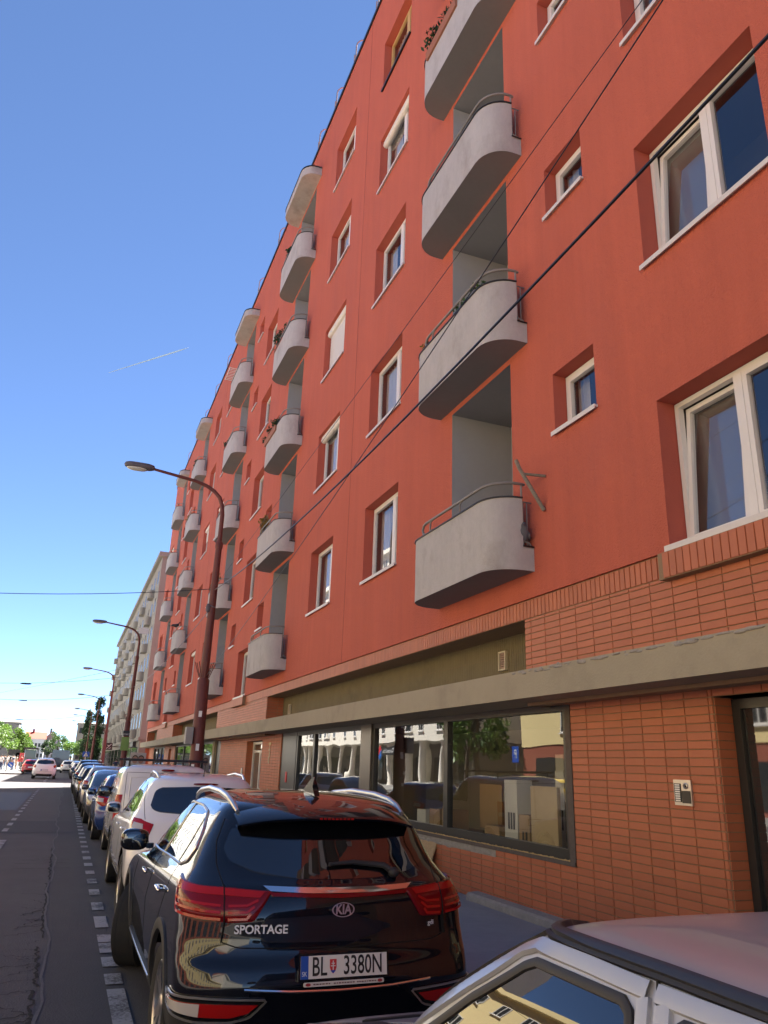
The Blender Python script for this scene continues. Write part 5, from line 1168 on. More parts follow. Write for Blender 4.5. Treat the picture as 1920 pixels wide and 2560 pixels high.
# low white electrical cabinet on the end wall
# ================================================================ buildings across the street (seen in glass and paint)
M_yel=mat('yellow_plaster',(.80,.645,.32),.9,noise=.05,nscale=.4,grime=(.74,.585,.31,.4),gscale=.5)
M_cream=mat('cream_plaster',(.80,.75,.64),.9,noise=.05,nscale=.4,grime=(.66,.58,.44,.5),gscale=.5)
M_roof=mat('clay_roof',(.36,.10,.05),.85,noise=.15,nscale=1.)
M_redt=mat('red_tile_base',(.30,.085,.05),.6,noise=.1,nscale=2.)
wf=MB(); bar_frame(wf,-.62,.62,0,1.65,-.02,.03,.09); wf.box(-.02,.03,-.045,.045,.09,1.56); wf.box(-.02,.12,-.72,.72,-.09,-.002); wf=wf.mesh('window',M_white)
wp=MB(); wp.box(.002,.012,-.53,.53,.09,1.56); wp=wp.mesh('pane',M_wdk)
def across(name,label,y0,y1,h,floors,m,base_m,z0=3.6,step=3.3,X=-20.,arcade=False):
    t=thing(name,label,'building',(X,y0,0)); L=y1-y0
    b=MB(); b.box(-14,0,0,L,z0,h); b.build('wall',m,t)
    b=MB(); b.box(-14,-.06 if not arcade else -3.2,0.05,L-.05,0,z0); b.build('base_storey',base_m,t)
    b=MB(); b.box(-14.3,.45,-.2,L+.2,h,h+.5); b.build('cornice',m,t)
    b=MB(); b.prism([(.4,h+.5),(-14.2,h+.5),(-9,h+2.6),(-5,h+2.6)],1,0,L); b.build('roof',M_roof,t)
    fh=(h-z0)/floors
    for f in range(floors):
        for c in range(int((L-1.2)/step)):
            o=link('window',wf,t,(.002,1.8+c*step,z0+f*fh+.85)); link('pane',wp,o)
    if arcade:
        for c in range(int(L/4.2)):
            b=MB(); b.lathe([(.5,.1),(.42,.3),(.40,z0-.4),(.55,z0)],(-.6,1.5+c*4.2,0),2,14); b.build('column',m,t,True)
        for c in range(int(L/4.2)):
            b=MB(); b.box(-3.19,-3.12,1.9+c*4.2,5.2+c*4.2,.5,3.1); b.build('shop_window',M_wdk,t)
    else:
        for c in range(int(L/6)):
            b=MB(); b.box(-.055,-.02,1.5+c*6,5.2+c*6,.4,2.7); b.build('shop_window',M_wdk,t)
    return t
across('yellow_building','yellow plastered building with red tiled shop floor across the street',-46,51,10.6,2,M_yel,M_redt,step=3.2)
ar=across('cream_building','tall cream apartment building on an arcade of round columns across the street',64,190,25.0,7,M_cream,M_gdk,z0=4.4,arcade=True)
across('rear_building','yellow-grey plastered building across the street behind the yellow building',-140,-50,19,5,M_cream,M_gdk)
ds=thing('pizza_sign','dark sign board with tilted red and blue diamond on the arcade building','sign',(-19.4,78,0))
b=MB(); b.box(0,.12,-4.2,-.2,3.1,3.9); b.build('board',M_anth,ds); add_text("Domino's Pizza",.62,(.125,-2.2,3.5),M_plate,ds,normal='+x',xs=.8)
for z,m_,d in ((0,mat('sign_red',(.6,.02,.03),.5),1),(0,mat('sign_blue',(.01,.12,.45),.5),-1)):
    b=MB(); c=.72; b.prism([(.6+(0 if d>0 else -.51),3.6+(0 if d>0 else -.51)+.5),(.6+.5+(0 if d>0 else -.51),3.6+(0 if d>0 else -.51)),(.6+(0 if d>0 else -.51),3.6-.5+(0 if d>0 else -.51)),(.6-.5+(0 if d>0 else -.51),3.6+(0 if d>0 else -.51))],0,0,.15); b.build('diamond',m_,ds)
ps=thing('parking_sign','blue parking sign on a thin post across the street','sign',(-13.4,41,0))
b=MB(); b.tube([(0,0,.1),(0,0,3.3)],.035,8); b.build('post',M_alu,ps,True); b=MB(); b.box(.04,.07,-.45,.45,2.3,3.3); b.build('panel',M_pblue,ps); add_text('P',.8,(.075,0,2.8),M_plate,ps,normal='+x')
generic_car('yellow_car','yellow hatchback parked across the street','hat',paint('yellow_car_paint',(.72,.48,.02)),(-12.6,34.5),lod=1)
generic_car('crimson_hatchback','red hatchback parked across the street below the yellow building','hat',paint('red_car_paint',(.30,.02,.025)),(-12.6,41),lod=1)
# ================================================================ trees
def leafmat(name,c1,c2):
    m=bpy.data.materials.new(name); m.use_nodes=True; n=m.node_tree; p=n.nodes['Principled BSDF']; p.inputs['Roughness'].default_value=.55
    g=n.nodes.new('ShaderNodeNewGeometry'); mx=n.nodes.new('ShaderNodeMix'); mx.data_type='RGBA'; n.links.new(g.outputs['Random Per Island'],mx.inputs[0]); mx.inputs[6].default_value=(*c1,1); mx.inputs[7].default_value=(*c2,1)
    n.links.new(mx.outputs[2],p.inputs['Base Color'])
    tr=n.nodes.new('ShaderNodeBsdfTranslucent'); n.links.new(mx.outputs[2],tr.inputs[0]); ms_=n.nodes.new('ShaderNodeMixShader'); ms_.inputs[0].default_value=.35
    o=[x for x in n.nodes if x.type=='OUTPUT_MATERIAL'][0]; n.links.new(p.outputs[0],ms_.inputs[1]); n.links.new(tr.outputs[0],ms_.inputs[2]); n.links.new(ms_.outputs[0],o.inputs[0]); return m
M_lf=leafmat('leaf_bright',(.07,.15,.025),(.17,.27,.05)); M_lf2=leafmat('leaf_mid',(.035,.085,.02),(.09,.16,.035)); M_lf3=leafmat('leaf_dark',(.018,.045,.018),(.045,.085,.03)); M_lfy=leafmat('leaf_amber',(.22,.13,.02),(.34,.22,.05))
M_bark=mat('bark',(.09,.07,.05),.95,noise=.2,nscale=6)
def leaves(b,c,r,n,size,rng):
    for _ in range(n):
        d=np.array([rng.gauss(0,1) for _ in range(3)]); d/=np.linalg.norm(d); q=np.array(c)+d*np.array(r)*rng.random()**.45
        a=np.array([rng.gauss(0,1) for _ in range(3)]); a/=np.linalg.norm(a); e=np.cross(a,[rng.gauss(0,1) for _ in range(3)]); e/=np.linalg.norm(e); s=size*rng.uniform(.6,1.3)
        b.quad(q-a*s,q+e*s*.5,q+a*s,q-e*s*.5)
def tree(name,label,loc,h,rx,m,nl=2200,size=.22,trunk=.25,clusters=26,shape='round',group=None,seed=1,cf=.72):
    rng=random.Random(seed); t=thing(name,label,'tree',loc,0,group); b=MB()
    ch=h*(cf if shape=='round' else .92); z0=h-ch
    b.tube([(0,0,0),(.05,0,h*.3),(.0,.1,h*.75)],[trunk,trunk*.75,trunk*.25],8); cl=[]
    for i in range(clusters):
        if shape=='round':
            th=rng.uniform(0,6.28); ph=math.acos(rng.uniform(-.75,1)); rr=rng.uniform(.55,.95)
            c=(rx*rr*math.sin(ph)*math.cos(th),rx*rr*math.sin(ph)*math.sin(th),z0+ch*.5+ch*.42*rr*math.cos(ph)); r=rx*rng.uniform(.25,.42); cl.append((c,(r,r,r*.8)))
        else:
            u=rng.random(); w_=rx*math.sin(math.pi*min(1,.12+.86*u))**.6; th=rng.uniform(0,6.28); c=(w_*.6*math.cos(th),w_*.6*math.sin(th),z0+ch*u*.95); r=rx*rng.uniform(.3,.5); cl.append((c,(r,r,r*1.5)))
        if i%2==0: b.tube([(0,0,max(h*.2,c[2]*.55)),tuple(np.array(c)*.95)],[trunk*.3,trunk*.08],5)
    b.build('trunk',M_bark,t,True); b=MB()
    for c,r in cl: leaves(b,c,r,nl//clusters,size,rng)
    b.build('crown',m,t); return t
tree('street_tree','leafy green tree across the street at the end of the yellow building',(-15,50,.1),9.5,3.1,M_lf,3600,.22,seed=3,cf=.9)
tree('street_tree','tall dark tree across the street between yellow and cream buildings',(-20,58,.1),13,4.2,M_lf3,3000,.28,seed=4)
lt=[(-9.3,128,6.6,2.6,M_lf),(-7.4,134,6.0,2.2,M_lf),(-11.5,122,6.4,2.8,M_lf),(-6.3,141,4.6,1.6,M_lf),(-13,140,8.,3.2,M_lf2),(-7.0,150,5.2,2.,M_lf2)]
ll=['bright green round tree behind the tram stop shelter','bright green tree beside the tram stop sign','bright green tree with lowest spreading crown at the tram stop','small bright tree beyond the tram stop railing','taller mid green tree behind the tram stop trees','mid green tree past the small bright tree']
for i,(x,y,h,r,m_) in enumerate(lt): tree('tram_stop_tree',ll[i],(x,y,0),h,r,m_,2000,.20,.18,group='trees at the tram stop',seed=10+i)
for i,(x,y,h,r,lb) in enumerate(((3.05,150,10.2,1.0,'slim dark poplar, the shorter of two on the pavement'),(4.25,140,11.6,1.45,'tall dark poplar beside the grey block'))): tree('poplar_tree',lb,(x,y,0),h,r,M_lf3,4600,.17,.16,46,'poplar',seed=30+i)
for i,(x,y,h,r,m_,lb) in enumerate(((-1.6,172,6.9,2.1,M_lf2,'broad green tree in the middle of the far street'),(1.0,165,5.2,1.9,M_lf,'yellow-green tree below the far grey gable'),(2.6,158,5.6,1.4,M_lf2,'green tree under the poplars'),(-3.4,180,5.5,1.5,M_lf3,'dark tree left of the broad far tree'),(4.4,150,6.4,1.6,M_lf2,'bushy green tree between the poplars and grey block'))): tree('far_tree',lb,(x,y,0),h,r,m_,1700,.18,.15,group='trees at the end of the street',seed=40+i)
# ================================================================ distant houses
def house(name,label,x0,x1,y,d,h,rh,mw,mr,nwin=4,nf=2,gable=False):
    t=thing(name,label,'house',((x0+x1)/2,y,0)); w_=(x1-x0)/2
    b=MB(); b.box(-w_,w_,0,d,0,h); b.build('wall',mw,t); b=MB()
    if gable: b.prism([(-w_-.2,h),(w_+.2,h),(0,h+rh)],1,-.2,d+.2)
    else: b.prism([(-.2,h),(d+.2,h),(d*.5,h+rh)],0,-w_-.2,w_+.2)
    r=b.build('roof',mr,t); c=MB(); c.box(-w_*.4,-w_*.4+.7,d*.4,d*.5,h+rh*.5,h+rh+.9); c.build('chimney',mr,r)
    for f in range(nf):
        for k in range(nwin):
            q=MB(); xx=-w_+(k+.5)*2*w_/nwin; q.box(xx-.35,xx+.35,-.06,-.01,1.5+f*h/nf*.9,2.7+f*h/nf*.9); q.build('window',M_wdk,t)
    return t
M_lil=mat('pale_lilac_plaster',(.40,.37,.40),.9,noise=.05,nscale=.4)
house('red_roofed_house','long house with bright red tiled roof at the end of the street',-13.8,-7.2,300,10,7.6,2.4,M_cream,mat('bright_clay_roof',(.30,.055,.028),.85,noise=.1,nscale=1.),6,2)
house('gabled_house','pale lilac gabled house beside the red-roofed house',-8.2,-2.2,310,12,7.6,3.2,M_lil,M_gbl,4,3,gable=True)
house('flat_grey_house','grey flat-topped block rising behind the far street trees',1.8,9.,192,14,9.3,.4,M_gbl,M_gdk,5,3)
house('far_block','pale block behind the tram stop trees',-26,-12.5,230,12,10.2,.4,M_gbl,M_gdk,5,3)
# ================================================================ tram stop
b=MB(); b.box(-9.5,-3.9,88.5,150,-.03,.16); structure(b.build('tram_platform',M_side))
rg=thing('tram_stop_railing','dark metal railing along the tram stop platform','railing',(-4.25,97,.16))
b=MB(); b.tube([(0,0,1.02),(0,30,1.02)],.035,6); b.build('top_rail',M_blk,rg)
for i in range(16):
    b=MB(); b.box(-.03,.03,i*2-.03,i*2+.03,0,1.0); b.build('post',M_blk,rg)
me=MB(); me.box(-.012,.012,.04,1.96,.12,.92); me=me.mesh('infill_panel',mat('railing_mesh',(.035,.05,.042),.7))
for i in range(15): link('infill_panel',me,rg,(0,i*2,0))
sh=thing('tram_shelter','dark glazed tram stop shelter','shelter',(-4.9,114,.16))
b=MB(); b.box(-.2,1.5,0,6,2.5,2.72); b.build('roof',M_anth,sh)
for x in (-.1,1.4):
    for y in (.2,5.8): b=MB(); b.box(x-.05,x+.05,y-.05,y+.05,0,2.5); b.build('post',M_anth,sh)
b=MB(); b.box(0,1.3,.19,.21,.2,2.4); b.build('glass_wall',mat('shelter_glass',(.10,.14,.14),.1),sh); b=MB(); b.box(-.06,-.04,.3,5.7,.2,2.4); b.build('glass_wall',mat('shelter_glass',(.10,.14,.14),.1),sh)
def sign_post(name,label,x,y,h,panels,base=0.):
    t=thing(name,label,'sign',(x,y,base)); b=MB(); b.tube([(0,0,0),(0,0,h)],.03,6); b.build('post',M_alu,t,True)
    for i,(x0,x1,z0,z1,m_) in enumerate(panels): b=MB(); b.box(x0,x1,-.05-.004*i,-.032-.004*i,z0,z1); b.build('panel',m_,t)
    return t
cs=sign_post('crossing_sign','blue square pedestrian crossing sign with white triangle',1.98,88,2.5,[(-.33,.33,1.92,2.42,M_pblue)])
b=MB(); b.prism([(-.22,1.98),(.22,1.98),(0,2.37)],1,-.062,-.055); tri=b.build('triangle',M_plate,cs)
b=MB(); b.tube([(.0,-.066,2.05),(.02,-.066,2.22)],.025,6); b.tube([(.0,-.066,2.12),(.07,-.066,2.02)],.015,6); b.tube([(.0,-.066,2.12),(-.07,-.066,2.02)],.015,6); b.build('figure',M_letter,cs)
ar_=thing('keep_right_sign','round blue arrow sign on the end of the tram platform','sign',(-5.0,89.6,.16)); b=MB(); b.tube([(0,0,0),(0,0,1.0)],.04,6); b.build('post',M_alu,ar_,True); b=MB(); b.lathe([(.001,-.05),(.26,-.05),(.26,-.02),(.001,-.02)],(0,0,.75),1,20); b.build('disc',M_pblue,ar_)
b=MB(); b.tube([(-.12,-.056,.87),(.12,-.056,.63)],.03,6); b.tube([(.12,-.056,.63),(.0,-.056,.64)],.03,6); b.tube([(.12,-.056,.63),(.11,-.056,.76)],.03,6); b.build('arrow',M_plate,ar_)
sign_post('red_notice_board','red advertising board standing at the tram stop',-5.35,112,2.0,[(-.5,.5,.9,2.0,mat('red_board',(.5,.06,.06),.5))],.16)
sign_post('dark_notice_board','dark board with white strip at the tram stop',-6.1,112,2.4,[(-.7,.7,1.2,2.4,M_blk),(-.5,.3,1.5,1.6,M_plate)],.16)
# ================================================================ lamp posts and wires
M_pole=mat('oxide_red_pole',(.135,.036,.028),.6,noise=.12,nscale=5,grime=(.10,.045,.04,.5),gscale=2.)
M_lampg=mat('lamp_grey',(.11,.105,.12),.6,noise=.2,nscale=12)
LP=[20.0,46.2,72.1,103.,134.,154.,180.]
def lamp_post(y,i):
    lb=['dark red tapered street lamp standing beside the white delivery van, with grey junction box','dark red street lamp carrying the green banner','dark red street lamp at the near corner of the grey block','dark red street lamp midway along the grey block','dark red street lamp at the far end of the grey block','dark red street lamp beside the poplars','last dark red street lamp of the row'][i]
    t=thing('street_lamp',lb,'street lamp',(3.02,y,.11),0,'street lamps along the pavement'); b=MB()
    b.tube([(0,0,0),(-.03,0,3.66),(-.03,0,3.7)],[.165,.148,.12],18); b.tube([(-.03,0,3.7),(.0,0,7.2)],[.112,.085],16); b.build('pole',M_pole,t,True)
    b=MB(); b.lathe([(.095,-.06),(.105,0),(.10,.09),(.07,.14)],(0,0,7.2),2,16); b.build('collar',M_pole,t,True)
    b=MB(); b.tube([(0,0,7.3),(.0,0,8.1),(-.03,0,8.35),(-.12,0,8.58),(-.28,0,8.74),(-.5,0,8.86),(-.8,0,8.95),(-1.95,0,9.10)],[.062,.06,.058,.055,.052,.05,.046,.036],12); b.build('arm',M_pole,t,True)
    b=MB(); b.blob((-2.30,0,9.12),(.40,.14,.085),3.2,18,8); h=b.build('lamp_head',M_lampg,t,True); b=MB(); b.blob((-2.36,0,9.05),(.27,.11,.07),2.4,16,8); b.build('lens',mat('lamp_lens',(.55,.56,.5),.15),h,True)
    b=MB()
    for a in range(0,360,45): b.tube([(-.03+.12*math.cos(R_(a)),.12*math.sin(R_(a)),3.72),(-.03+.26*math.cos(R_(a)),.26*math.sin(R_(a)),4.10)],.012,5)
    b.build('spike_guard',M_pole,t)
    return t
for i,y in enumerate(LP):
    t=lamp_post(y,i)
    if i==0:
        b=MB(); b.box(-.34,-.17,-.16,.12,2.10,2.50); b.build('junction_box',mat('box_grey',(.30,.29,.28),.6,noise=.05,nscale=9),t)
        for z,a,w_,m_ in ((2.75,-100,.09,M_plate),(1.95,-95,.10,M_plate),(1.55,-120,.05,M_plate),(1.40,-90,.06,M_lampg),(1.25,-110,.05,M_plate)):
            b=MB(); r=.164; b.quad(*[((r)*math.cos(R_(a+da))-.02,(r)*math.sin(R_(a+da)),z+dz) for da,dz in ((-14,0),(14,0),(14,w_*1.6),(-14,w_*1.6))]); b.build('sticker',m_,t)
        b=MB(); b.tube([(-.02+.09*math.cos(R_(a)),.09*math.sin(R_(a)),5.55+.02*math.sin(a)) for a in range(0,380,30)],.02,6); b.blob((-.12,-.05,5.5),(.06,.05,.12),2.5); b.build('wire_clamp',M_lampg,t,True)
    if i==1:
        b=MB(); b.box(-.26,.15,-.20,-.17,2.15,2.86); b.build('banner',mat('green_banner',(.20,.34,.09),.6),t); b=MB(); b.box(-.22,.13,-.20,-.17,2.92,3.2); s_=b.build('sign_plate',M_anth,t); add_text('START',.11,(-.045,-.205,3.0),M_plate,s_)
        b=MB(); b.box(-.1,.45,-.1,-.08,8.62,8.95); b.build('white_banner',M_plate,t)
def wire(name,label,pts,r,m=M_blk,sag=0.,n=24):
    P=[]
    for i in range(n+1):
        u=i/n; a,c=np.array(pts[0],float),np.array(pts[1],float); p=a+(c-a)*u; p[2]-=sag*4*u*(1-u); P.append(tuple(p))
    b=MB(); b.tube(P,r,5); return tag(b.build(name,m,None,True),label,'cable')
wire('overhead_cable','thick black cable sagging in front of the red facade to the first street lamp',(( 3.08,-8,6.6),(3.02,20,6.11)),.013,sag=.73)
wire('overhead_cable','thin cable rising from the spiked collar of the first street lamp',((3.10,-4.,8.55),(3.02,20,3.85)),.006,sag=.35)
wire('overhead_cable','thinnest cable high across the red facade',((3.4,-6,8.3),(3.02,20,6.2)),.004,sag=.1)
wire('overhead_cable','cable strung between the first and second street lamps',((3.02,20,5.7),(3.02,46.2,5.7)),.010,sag=.35)
sp_l=['span wire from the first street lamp across the road','span wire from the second street lamp across the road','span wire from the street lamp at the near corner of the grey block','span wire from the street lamp midway along the grey block','span wire from the street lamp at the far end of the grey block','span wire from the lamp beside the poplars']
for i,y in enumerate(LP[:6]):
    za,sg_=((6.15,.85),(6.35,.95),(7.1,.9),(7.1,1.2),(7.6,1.2),(7.5,1.2))[i]; wire('span_wire',sp_l[i],((3.02,y,za),(-15,y,za)),.009 if i<2 else .014,sag=sg_)
    if i:
        k=(3.02+.055*y)/18.02; zz_=za-4*sg_*k*(1-k); b=MB(); b.blob((3.02-18.02*k,y,zz_-.03),(.20+.0022*y,.05,.05),2.2,10,6); tag(b.build('wire_insulator',M_blk,None,True),'insulator on the '+sp_l[i].replace('street lamp','lamp').replace(' across the road','').replace('dark red ',''),'insulator')
wire('span_wire','diagonal stay wire between the second lamp and the far side',((3.02,46.2,6.9),(-15,95,6.6)),.012,sag=.2)
# sky: one thin condensation trail
d1,d2=Vector((-.0207,.9658,.4814)),Vector((.0718,.9175,.5160)); b=MB(); pts=[d1*9500+(d2-d1)*9500*k/10+Vector((0,0,CAMH)) for k in range(11)]
b.tube([tuple(p) for p in pts],[2.5,4,5,6,7,8,8.5,9,9,8,2],6); tag(b.build('contrail',mat('contrail_ice',(.9,.92,.95),1.),None,True),'thin white condensation trail high in the blue sky','contrail')
# ================================================================ people
def skin_person(name,label,loc,rotz,shirt,trous,hair=(.03,.02,.015),pose=0,bag=False,h=1.72):
    J={'pel':(0,0,.95),'wa':(0,.01,1.08),'ch':(0,.0,1.30),'sh':(0,0,1.42),'nk':(0,-.01,1.50),'hd':(0,-.03,1.60),'top':(0,-.02,1.71)}
    st=.16 if pose==1 else .03
    for s,g in (('l',-1),('r',1)):
        J[s+'hip']=(g*.09,0,.90); J[s+'kn']=(g*.10,-st*g*.6,.50); J[s+'an']=(g*.10,st*g,.09); J[s+'to']=(g*.11,st*g-.15,.04)
        J[s+'so']=(g*.18,0,1.40)
        if pose==2: J[s+'el']=(g*.24,-.02,1.14); J[s+'wr']=(g*.13,-.22,1.12); J[s+'fi']=(g*.08,-.27,1.15)
        else: J[s+'el']=(g*.24,.03+st*g*.4,1.12); J[s+'wr']=(g*.25,-.05+st*g*.5,.87); J[s+'fi']=(g*.25,-.08+st*g*.5,.77)
    Rr={'pel':.14,'wa':.125,'ch':.145,'sh':.12,'nk':.055,'hd':.085,'top':.06,'hip':.10,'kn':.062,'an':.045,'to':.04,'so':.07,'el':.045,'wr':.033,'fi':.028}
    E=[('pel','wa'),('wa','ch'),('ch','sh'),('sh','nk'),('nk','hd'),('hd','top')]
    for s in 'lr': E+=[('pel',s+'hip'),(s+'hip',s+'kn'),(s+'kn',s+'an'),(s+'an',s+'to'),('sh',s+'so'),(s+'so',s+'el'),(s+'el',s+'wr'),(s+'wr',s+'fi')]
    ks=list(J); me=bpy.data.meshes.new('tmp'); me.from_pydata([tuple(c*h/1.72 for c in J[k]) for k in ks],[(ks.index(a),ks.index(c)) for a,c in E],[])
    o=bpy.data.objects.new('tmp',me); COL.objects.link(o); o.modifiers.new('s','SKIN'); sm=o.modifiers.new('u','SUBSURF'); sm.levels=1
    for i,k in enumerate(ks):
        r=Rr.get(k,Rr.get(k[1:],.05)); me.skin_vertices[0].data[i].radius=(r,r*.8 if k in('pel','wa','ch','sh') else r); me.skin_vertices[0].data[i].use_root=(k=='pel')
    dg=bpy.context.evaluated_depsgraph_get(); m2=bpy.data.meshes.new_from_object(o.evaluated_get(dg)); bpy.data.objects.remove(o,do_unlink=True)
    m2.materials.clear()
    for m_ in (mat('skin',(.45,.26,.18),.6),shirt,trous,mat('hair_%d'%int(hair[0]*1000),hair,.7),M_blk): m2.materials.append(m_)
    for p in m2.polygons:
        c=p.center; z=c.z/h*1.72; x=abs(c.x)
        p.material_index=3 if (z>1.62 or (z>1.53 and c.y>.0)) else 0 if z>1.46 else (4 if z<.10 else 2 if z<.98 and x<.2 and not(x>.19) else (0 if (x>.2 and z<1.2) or (x>.19 and z<.98) else 1))
        p.use_smooth=True
    t=link(name,m2,None,loc,rotz); tag(t,label,'person',None); return t
cw=mat('white_cloth',(.62,.61,.60),.9); cbl=mat('navy_cloth',(.03,.04,.09),.9); cbe=mat('beige_cloth',(.36,.28,.20),.9); cre=mat('red_cloth',(.42,.05,.05),.9); cgr=mat('grey_cloth',(.16,.16,.17),.9); cja=mat('denim',(.07,.10,.18),.9)
PP=[('white top and navy trousers walking along the tram platform',-6.0,90.5,cw,cbl,1),('white shirt and dark shorts standing beside the arrow sign',-5.45,91.6,cw,cgr,0),('beige jacket standing by the end of the railing',-4.7,93.4,cbe,cbe,0),('navy top behind the person in white shirt',-5.2,96,cbl,cja,1),('red top leaning at the platform railing',-4.6,101,cre,cgr,2),('grey top holding a phone on the platform',-6.2,98,cgr,cja,2),('white top and jeans farther along the platform',-5.6,104,cw,cja,0)]
for i,(lb,x,y,s_,t_,p_) in enumerate(PP): skin_person('person','person in '+lb,(x,y,.16),random.uniform(-2,2),s_,t_,pose=p_)
skin_person('person','person in navy top walking on the pavement below the grey block',(4.6,80,.11),3.1,cbl,cgr,pose=1)
skin_person('person','person in white shirt on the pavement near the crossing sign',(3.6,92,.11),0,cw,cja,pose=1)
# ================================================================ poster stand on the pavement
ps=thing('poster_stand','pavement poster stand with photo of two smiling faces','poster',(3.9,47.6,.11)); b=MB(); b.box(-.42,.42,-.03,.03,.1,2.08); b.build('panel',mat('poster_paper',(.55,.52,.48),.6),ps)
for x,m_ in ((-.17,mat('poster_tone_a',(.50,.30,.22),.7)),(.16,mat('poster_tone_b',(.45,.25,.18),.7))):
    b=MB(); b.lathe([(.001,-.004),(.15,-.004),(.15,0)],(0,0,0),1,20); o=b.build('printed_face',m_,ps,loc=(x,-.034,1.68)); o.scale=(1,1,1.3)
    b=MB(); b.lathe([(.001,-.006),(.16,-.006),(.16,0)],(0,0,0),1,20); o=b.build('printed_hair',M_bark,ps,loc=(x,-.0315,1.78)); o.scale=(1,.3,1.)
b=MB(); b.box(-.3,-.26,-.2,.2,0,.1); b.box(.26,.3,-.2,.2,0,.1); b.build('foot',M_blk,ps)
# ================================================================ shop goods, board, plants, birds
M_card=mat('cardboard',(.36,.24,.13),.85,noise=.06,nscale=8); M_card2=mat('white_carton',(.58,.56,.50),.7); M_kraft=mat('kraft_panel',(.48,.36,.20),.8,noise=.05,nscale=10)
def carton(label,y,x,w_,d_,h_,m_,marks=0,z=.84):
    t=thing('carton',label,'box',(x,y,z)); b=MB(); b.box(0,d_,0,w_,0,h_); b.build('box',m_,t)
    b=MB(); b.box(-.003,d_+.003,w_*.47,w_*.53,h_+.0005,h_+.003); b.build('tape',M_beam,t)
    if marks:
        for k in range(marks): b=MB(); b.box(-.004,-.001,w_*(.2+.6*k/marks),w_*(.2+.6*(k+.6)/marks),h_*.25,h_*.5); b.build('print_bar',M_blk,t)
    return t
carton('tall cream carton with black printed bars in the shop window',9.75,5.9,.34,.25,.86,M_card2,3)
carton('tall kraft board panel in the shop window',8.75,5.88,.62,.05,.80,M_kraft)
carton('small brown carton with white labels in the shop window',9.42,5.88,.26,.22,.42,M_card,2)
carton('low brown carton left of the tall cream carton',10.25,5.9,.42,.3,.22,M_card)
carton('narrow white carton on the window shelf',9.2,6.3,.2,.2,1.0,M_card2,2)
carton('brown carton beside the window mullion',11.75,5.9,.36,.3,.36,M_card,1)
carton('brown carton with lid, second from the mullion',12.2,5.9,.40,.3,.34,M_card)
carton('white carton on the far part of the shop shelf',12.75,5.9,.36,.3,.30,M_card2)
carton('pale tall stand deep in the shop',10.5,7.2,.22,.3,1.25,M_card2)
carton('stack of dark crates deep in the shop',12.4,7.2,.8,.5,.75,M_card)
o=thing('chipboard_sheet','raw chipboard sheet leaning against the wall behind the black SUV','board',(5.42,11.75,.11)); b=MB(); b.prism([(0,0),(.018,0),(.228,.60),(.21,.605)],1,0,.95); b.build('sheet',mat('osb',(.42,.28,.13),.8,noise=.25,nscale=30),o)
def potplant(label,x,y,z,w_,h_,m_,n=260,seed=0,size=.05,box=True):
    rng=random.Random(seed); t=thing('balcony_plant',label,'plant',(x,y,z)); b=MB()
    if box: b.prism([(-.09,0),(.09,0),(.11,.18),(-.11,.18)],1,-w_*.4,w_*.4); 
    else: b.lathe([(.09,0),(.13,.22),(.12,.22),(.09,.05)],(0,0,0),2,14)
    b.build('planter',mat('terracotta',(.30,.12,.07),.8),t,True); b=MB()
    for k in range(5): b.tube([(0,-w_*.3+k*w_*.15,.15),(rng.uniform(-.1,.1),-w_*.35+k*w_*.18,.15+h_*.6)],[.012,.004],5)
    for k in range(9): leaves(b,(rng.uniform(-.1,.06),rng.uniform(-w_*.45,w_*.45),.2+rng.uniform(.1,.95)*h_*.8),(.14,w_*.16,h_*.2),n//9,size,rng)
    b.build('foliage',m_,t); return t
def bal(c,f,dy=0,dx=.14,dz=.98): yc,zb=BALC[(c,f)]; return (D-PB+dx,yc+dy,zb+dz-.15)
potplant('green plants behind the rail of the balcony above the pigeon\'s balcony',*bal(4,1,-.3,.25),1.0,.45,M_lf2,300,1)
potplant('low plants in a box at far end of the balcony above the pigeon\'s balcony',*bal(4,1,1.0,.2),.6,.22,M_lfy,160,2)
potplant('dark plants hanging over the top near balcony',*bal(4,3,.3,.05),1.6,.35,M_lf3,300,3)
potplant('spreading dark conifer on a high balcony',*bal(7,3,.5,.1),1.5,.75,M_lf3,420,4)
potplant('low dark bush on the topmost balcony under the canopy',*bal(7,4,.4,.12),1.2,.4,M_lf3,320,5)
potplant('golden conifer on the balcony above the lowest one',*bal(7,1,.6,.12),1.0,.72,M_lfy,360,6)
potplant('dark trailing flower boxes along a balcony parapet',*bal(7,2,.4,.05),1.9,.22,M_lf3,300,7)
potplant('large loose shrub on the balcony behind the street lamp',*bal(10,1,.2,.15),1.3,.9,M_lf2,380,8)
potplant('small sprawling plant on a balcony rail below the canopy',*bal(10,3,.6,.1),.9,.35,M_lf3,160,9)
potplant('pink potted flowers on a far balcony',*bal(13,3,0,.12),1.4,.3,M_lfy,200,10)
potplant('row of dark plants on a far top balcony',*bal(13,4,0,.12),1.4,.35,M_lf3,200,11)
dr=thing('drying_rack','white folding drying rack hung outside a top balcony','rack',(D-PB-.05,BALC[(10,4)][0]+.2,BALC[(10,4)][1]+.75))
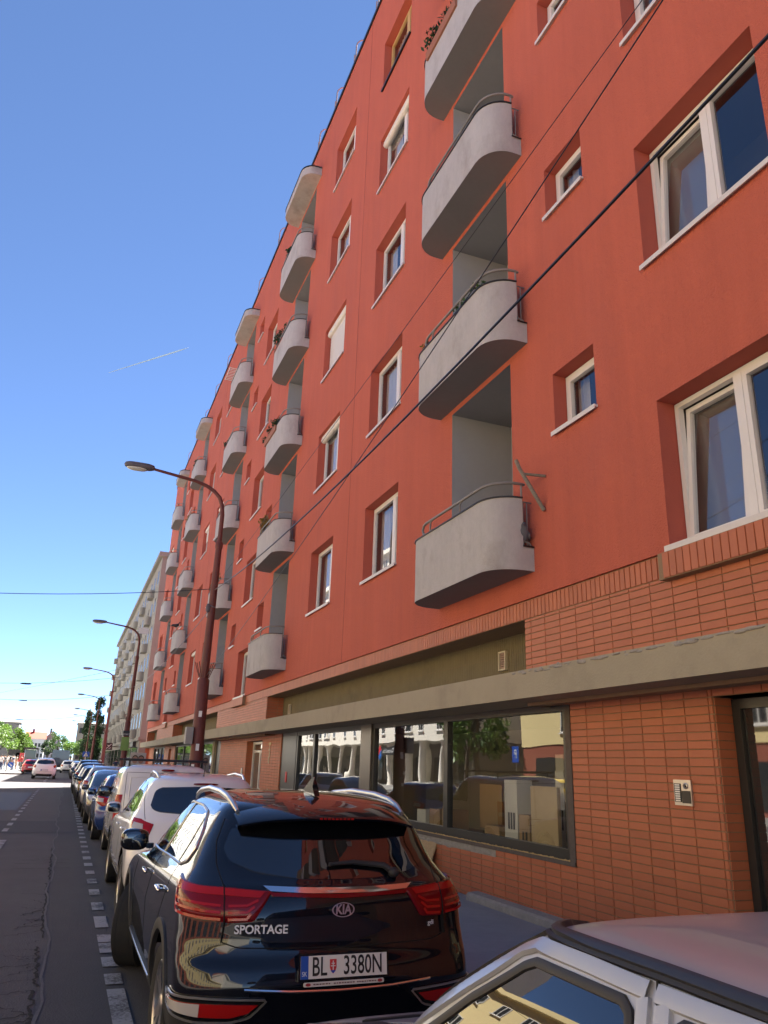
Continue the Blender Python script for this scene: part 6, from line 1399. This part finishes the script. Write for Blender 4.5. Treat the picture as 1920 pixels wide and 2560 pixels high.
for k in range(9): b=MB(); b.tube([(-.28,-.6+k*.15,.3),(.05,-.6+k*.15,.3)],.015,5); b.build('bar',M_white,dr)
for x in (-.28,.05): b=MB(); b.tube([(x,-.65,.3),(x,.65,.3)],.018,5); b.build('rail',M_white,dr)
def bird(name,label,loc,rotz,m_,m2,s=1.0):
    t=thing(name,label,'bird',loc,rotz); b=MB()
    prof=[(-.17,.10,.012,.012),(-.12,.105,.03,.02),(-.06,.11,.052,.045),(.0,.115,.062,.062),(.05,.125,.058,.062),(.085,.155,.042,.045),(.10,.19,.030,.032),(.112,.215,.030,.028),(.125,.225,.022,.022),(.14,.222,.010,.010),(.158,.216,.003,.003)]
    n=12; 
    for y,z,rx,rz in prof:
        for j in range(n): a=2*math.pi*j/n; b.v.append((rx*math.cos(a)*s,-y*s,(z+rz*math.sin(a))*s))
    for k in range(len(prof)-1):
        for j in range(n): j2=(j+1)%n; b.f.append((k*n+j,k*n+j2,(k+1)*n+j2,(k+1)*n+j)); b.mi.append(0)
    b.build('body',m_,t,True)
    for g in (-1,1):
        q=MB(); q.blob((g*.055*s,.03*s,.118*s),(.016*s,.12*s,.042*s),2.2,12,8); q.build('wing',m2,t,True)
        q=MB(); q.tube([(g*.022*s,-.01*s,.07*s),(g*.022*s,-.01*s,0),(g*.022*s,-.045*s,.002)],.005*s,5); q.build('leg',mat('bird_leg',(.35,.10,.08),.7),t)
    q=MB(); q.prism([(-.03*s,.12*s),(.03*s,.12*s),(.035*s,.25*s),(-.035*s,.25*s)],2,.088*s,.10*s); q.build('tail',m2,t)
M_pig=mat('pigeon_grey',(.10,.105,.125),.7,noise=.1,nscale=30); M_pig2=mat('pigeon_wing',(.16,.165,.185),.75,noise=.1,nscale=30)
yc,zb=BALC[(4,0)]; bird('pigeon','grey pigeon sitting in the side gap of the lowest near balcony',(D-.10,yc-LB/2+.07,zb+.336),R_(-32),M_pig,M_pig2,1.2)
yc,zb=BALC[(13,1)]; bird('crow','dark crow perched on a far balcony railing',(D-PB+.04,yc-.1,zb+1.222),R_(70),M_blk,M_blk,1.6)
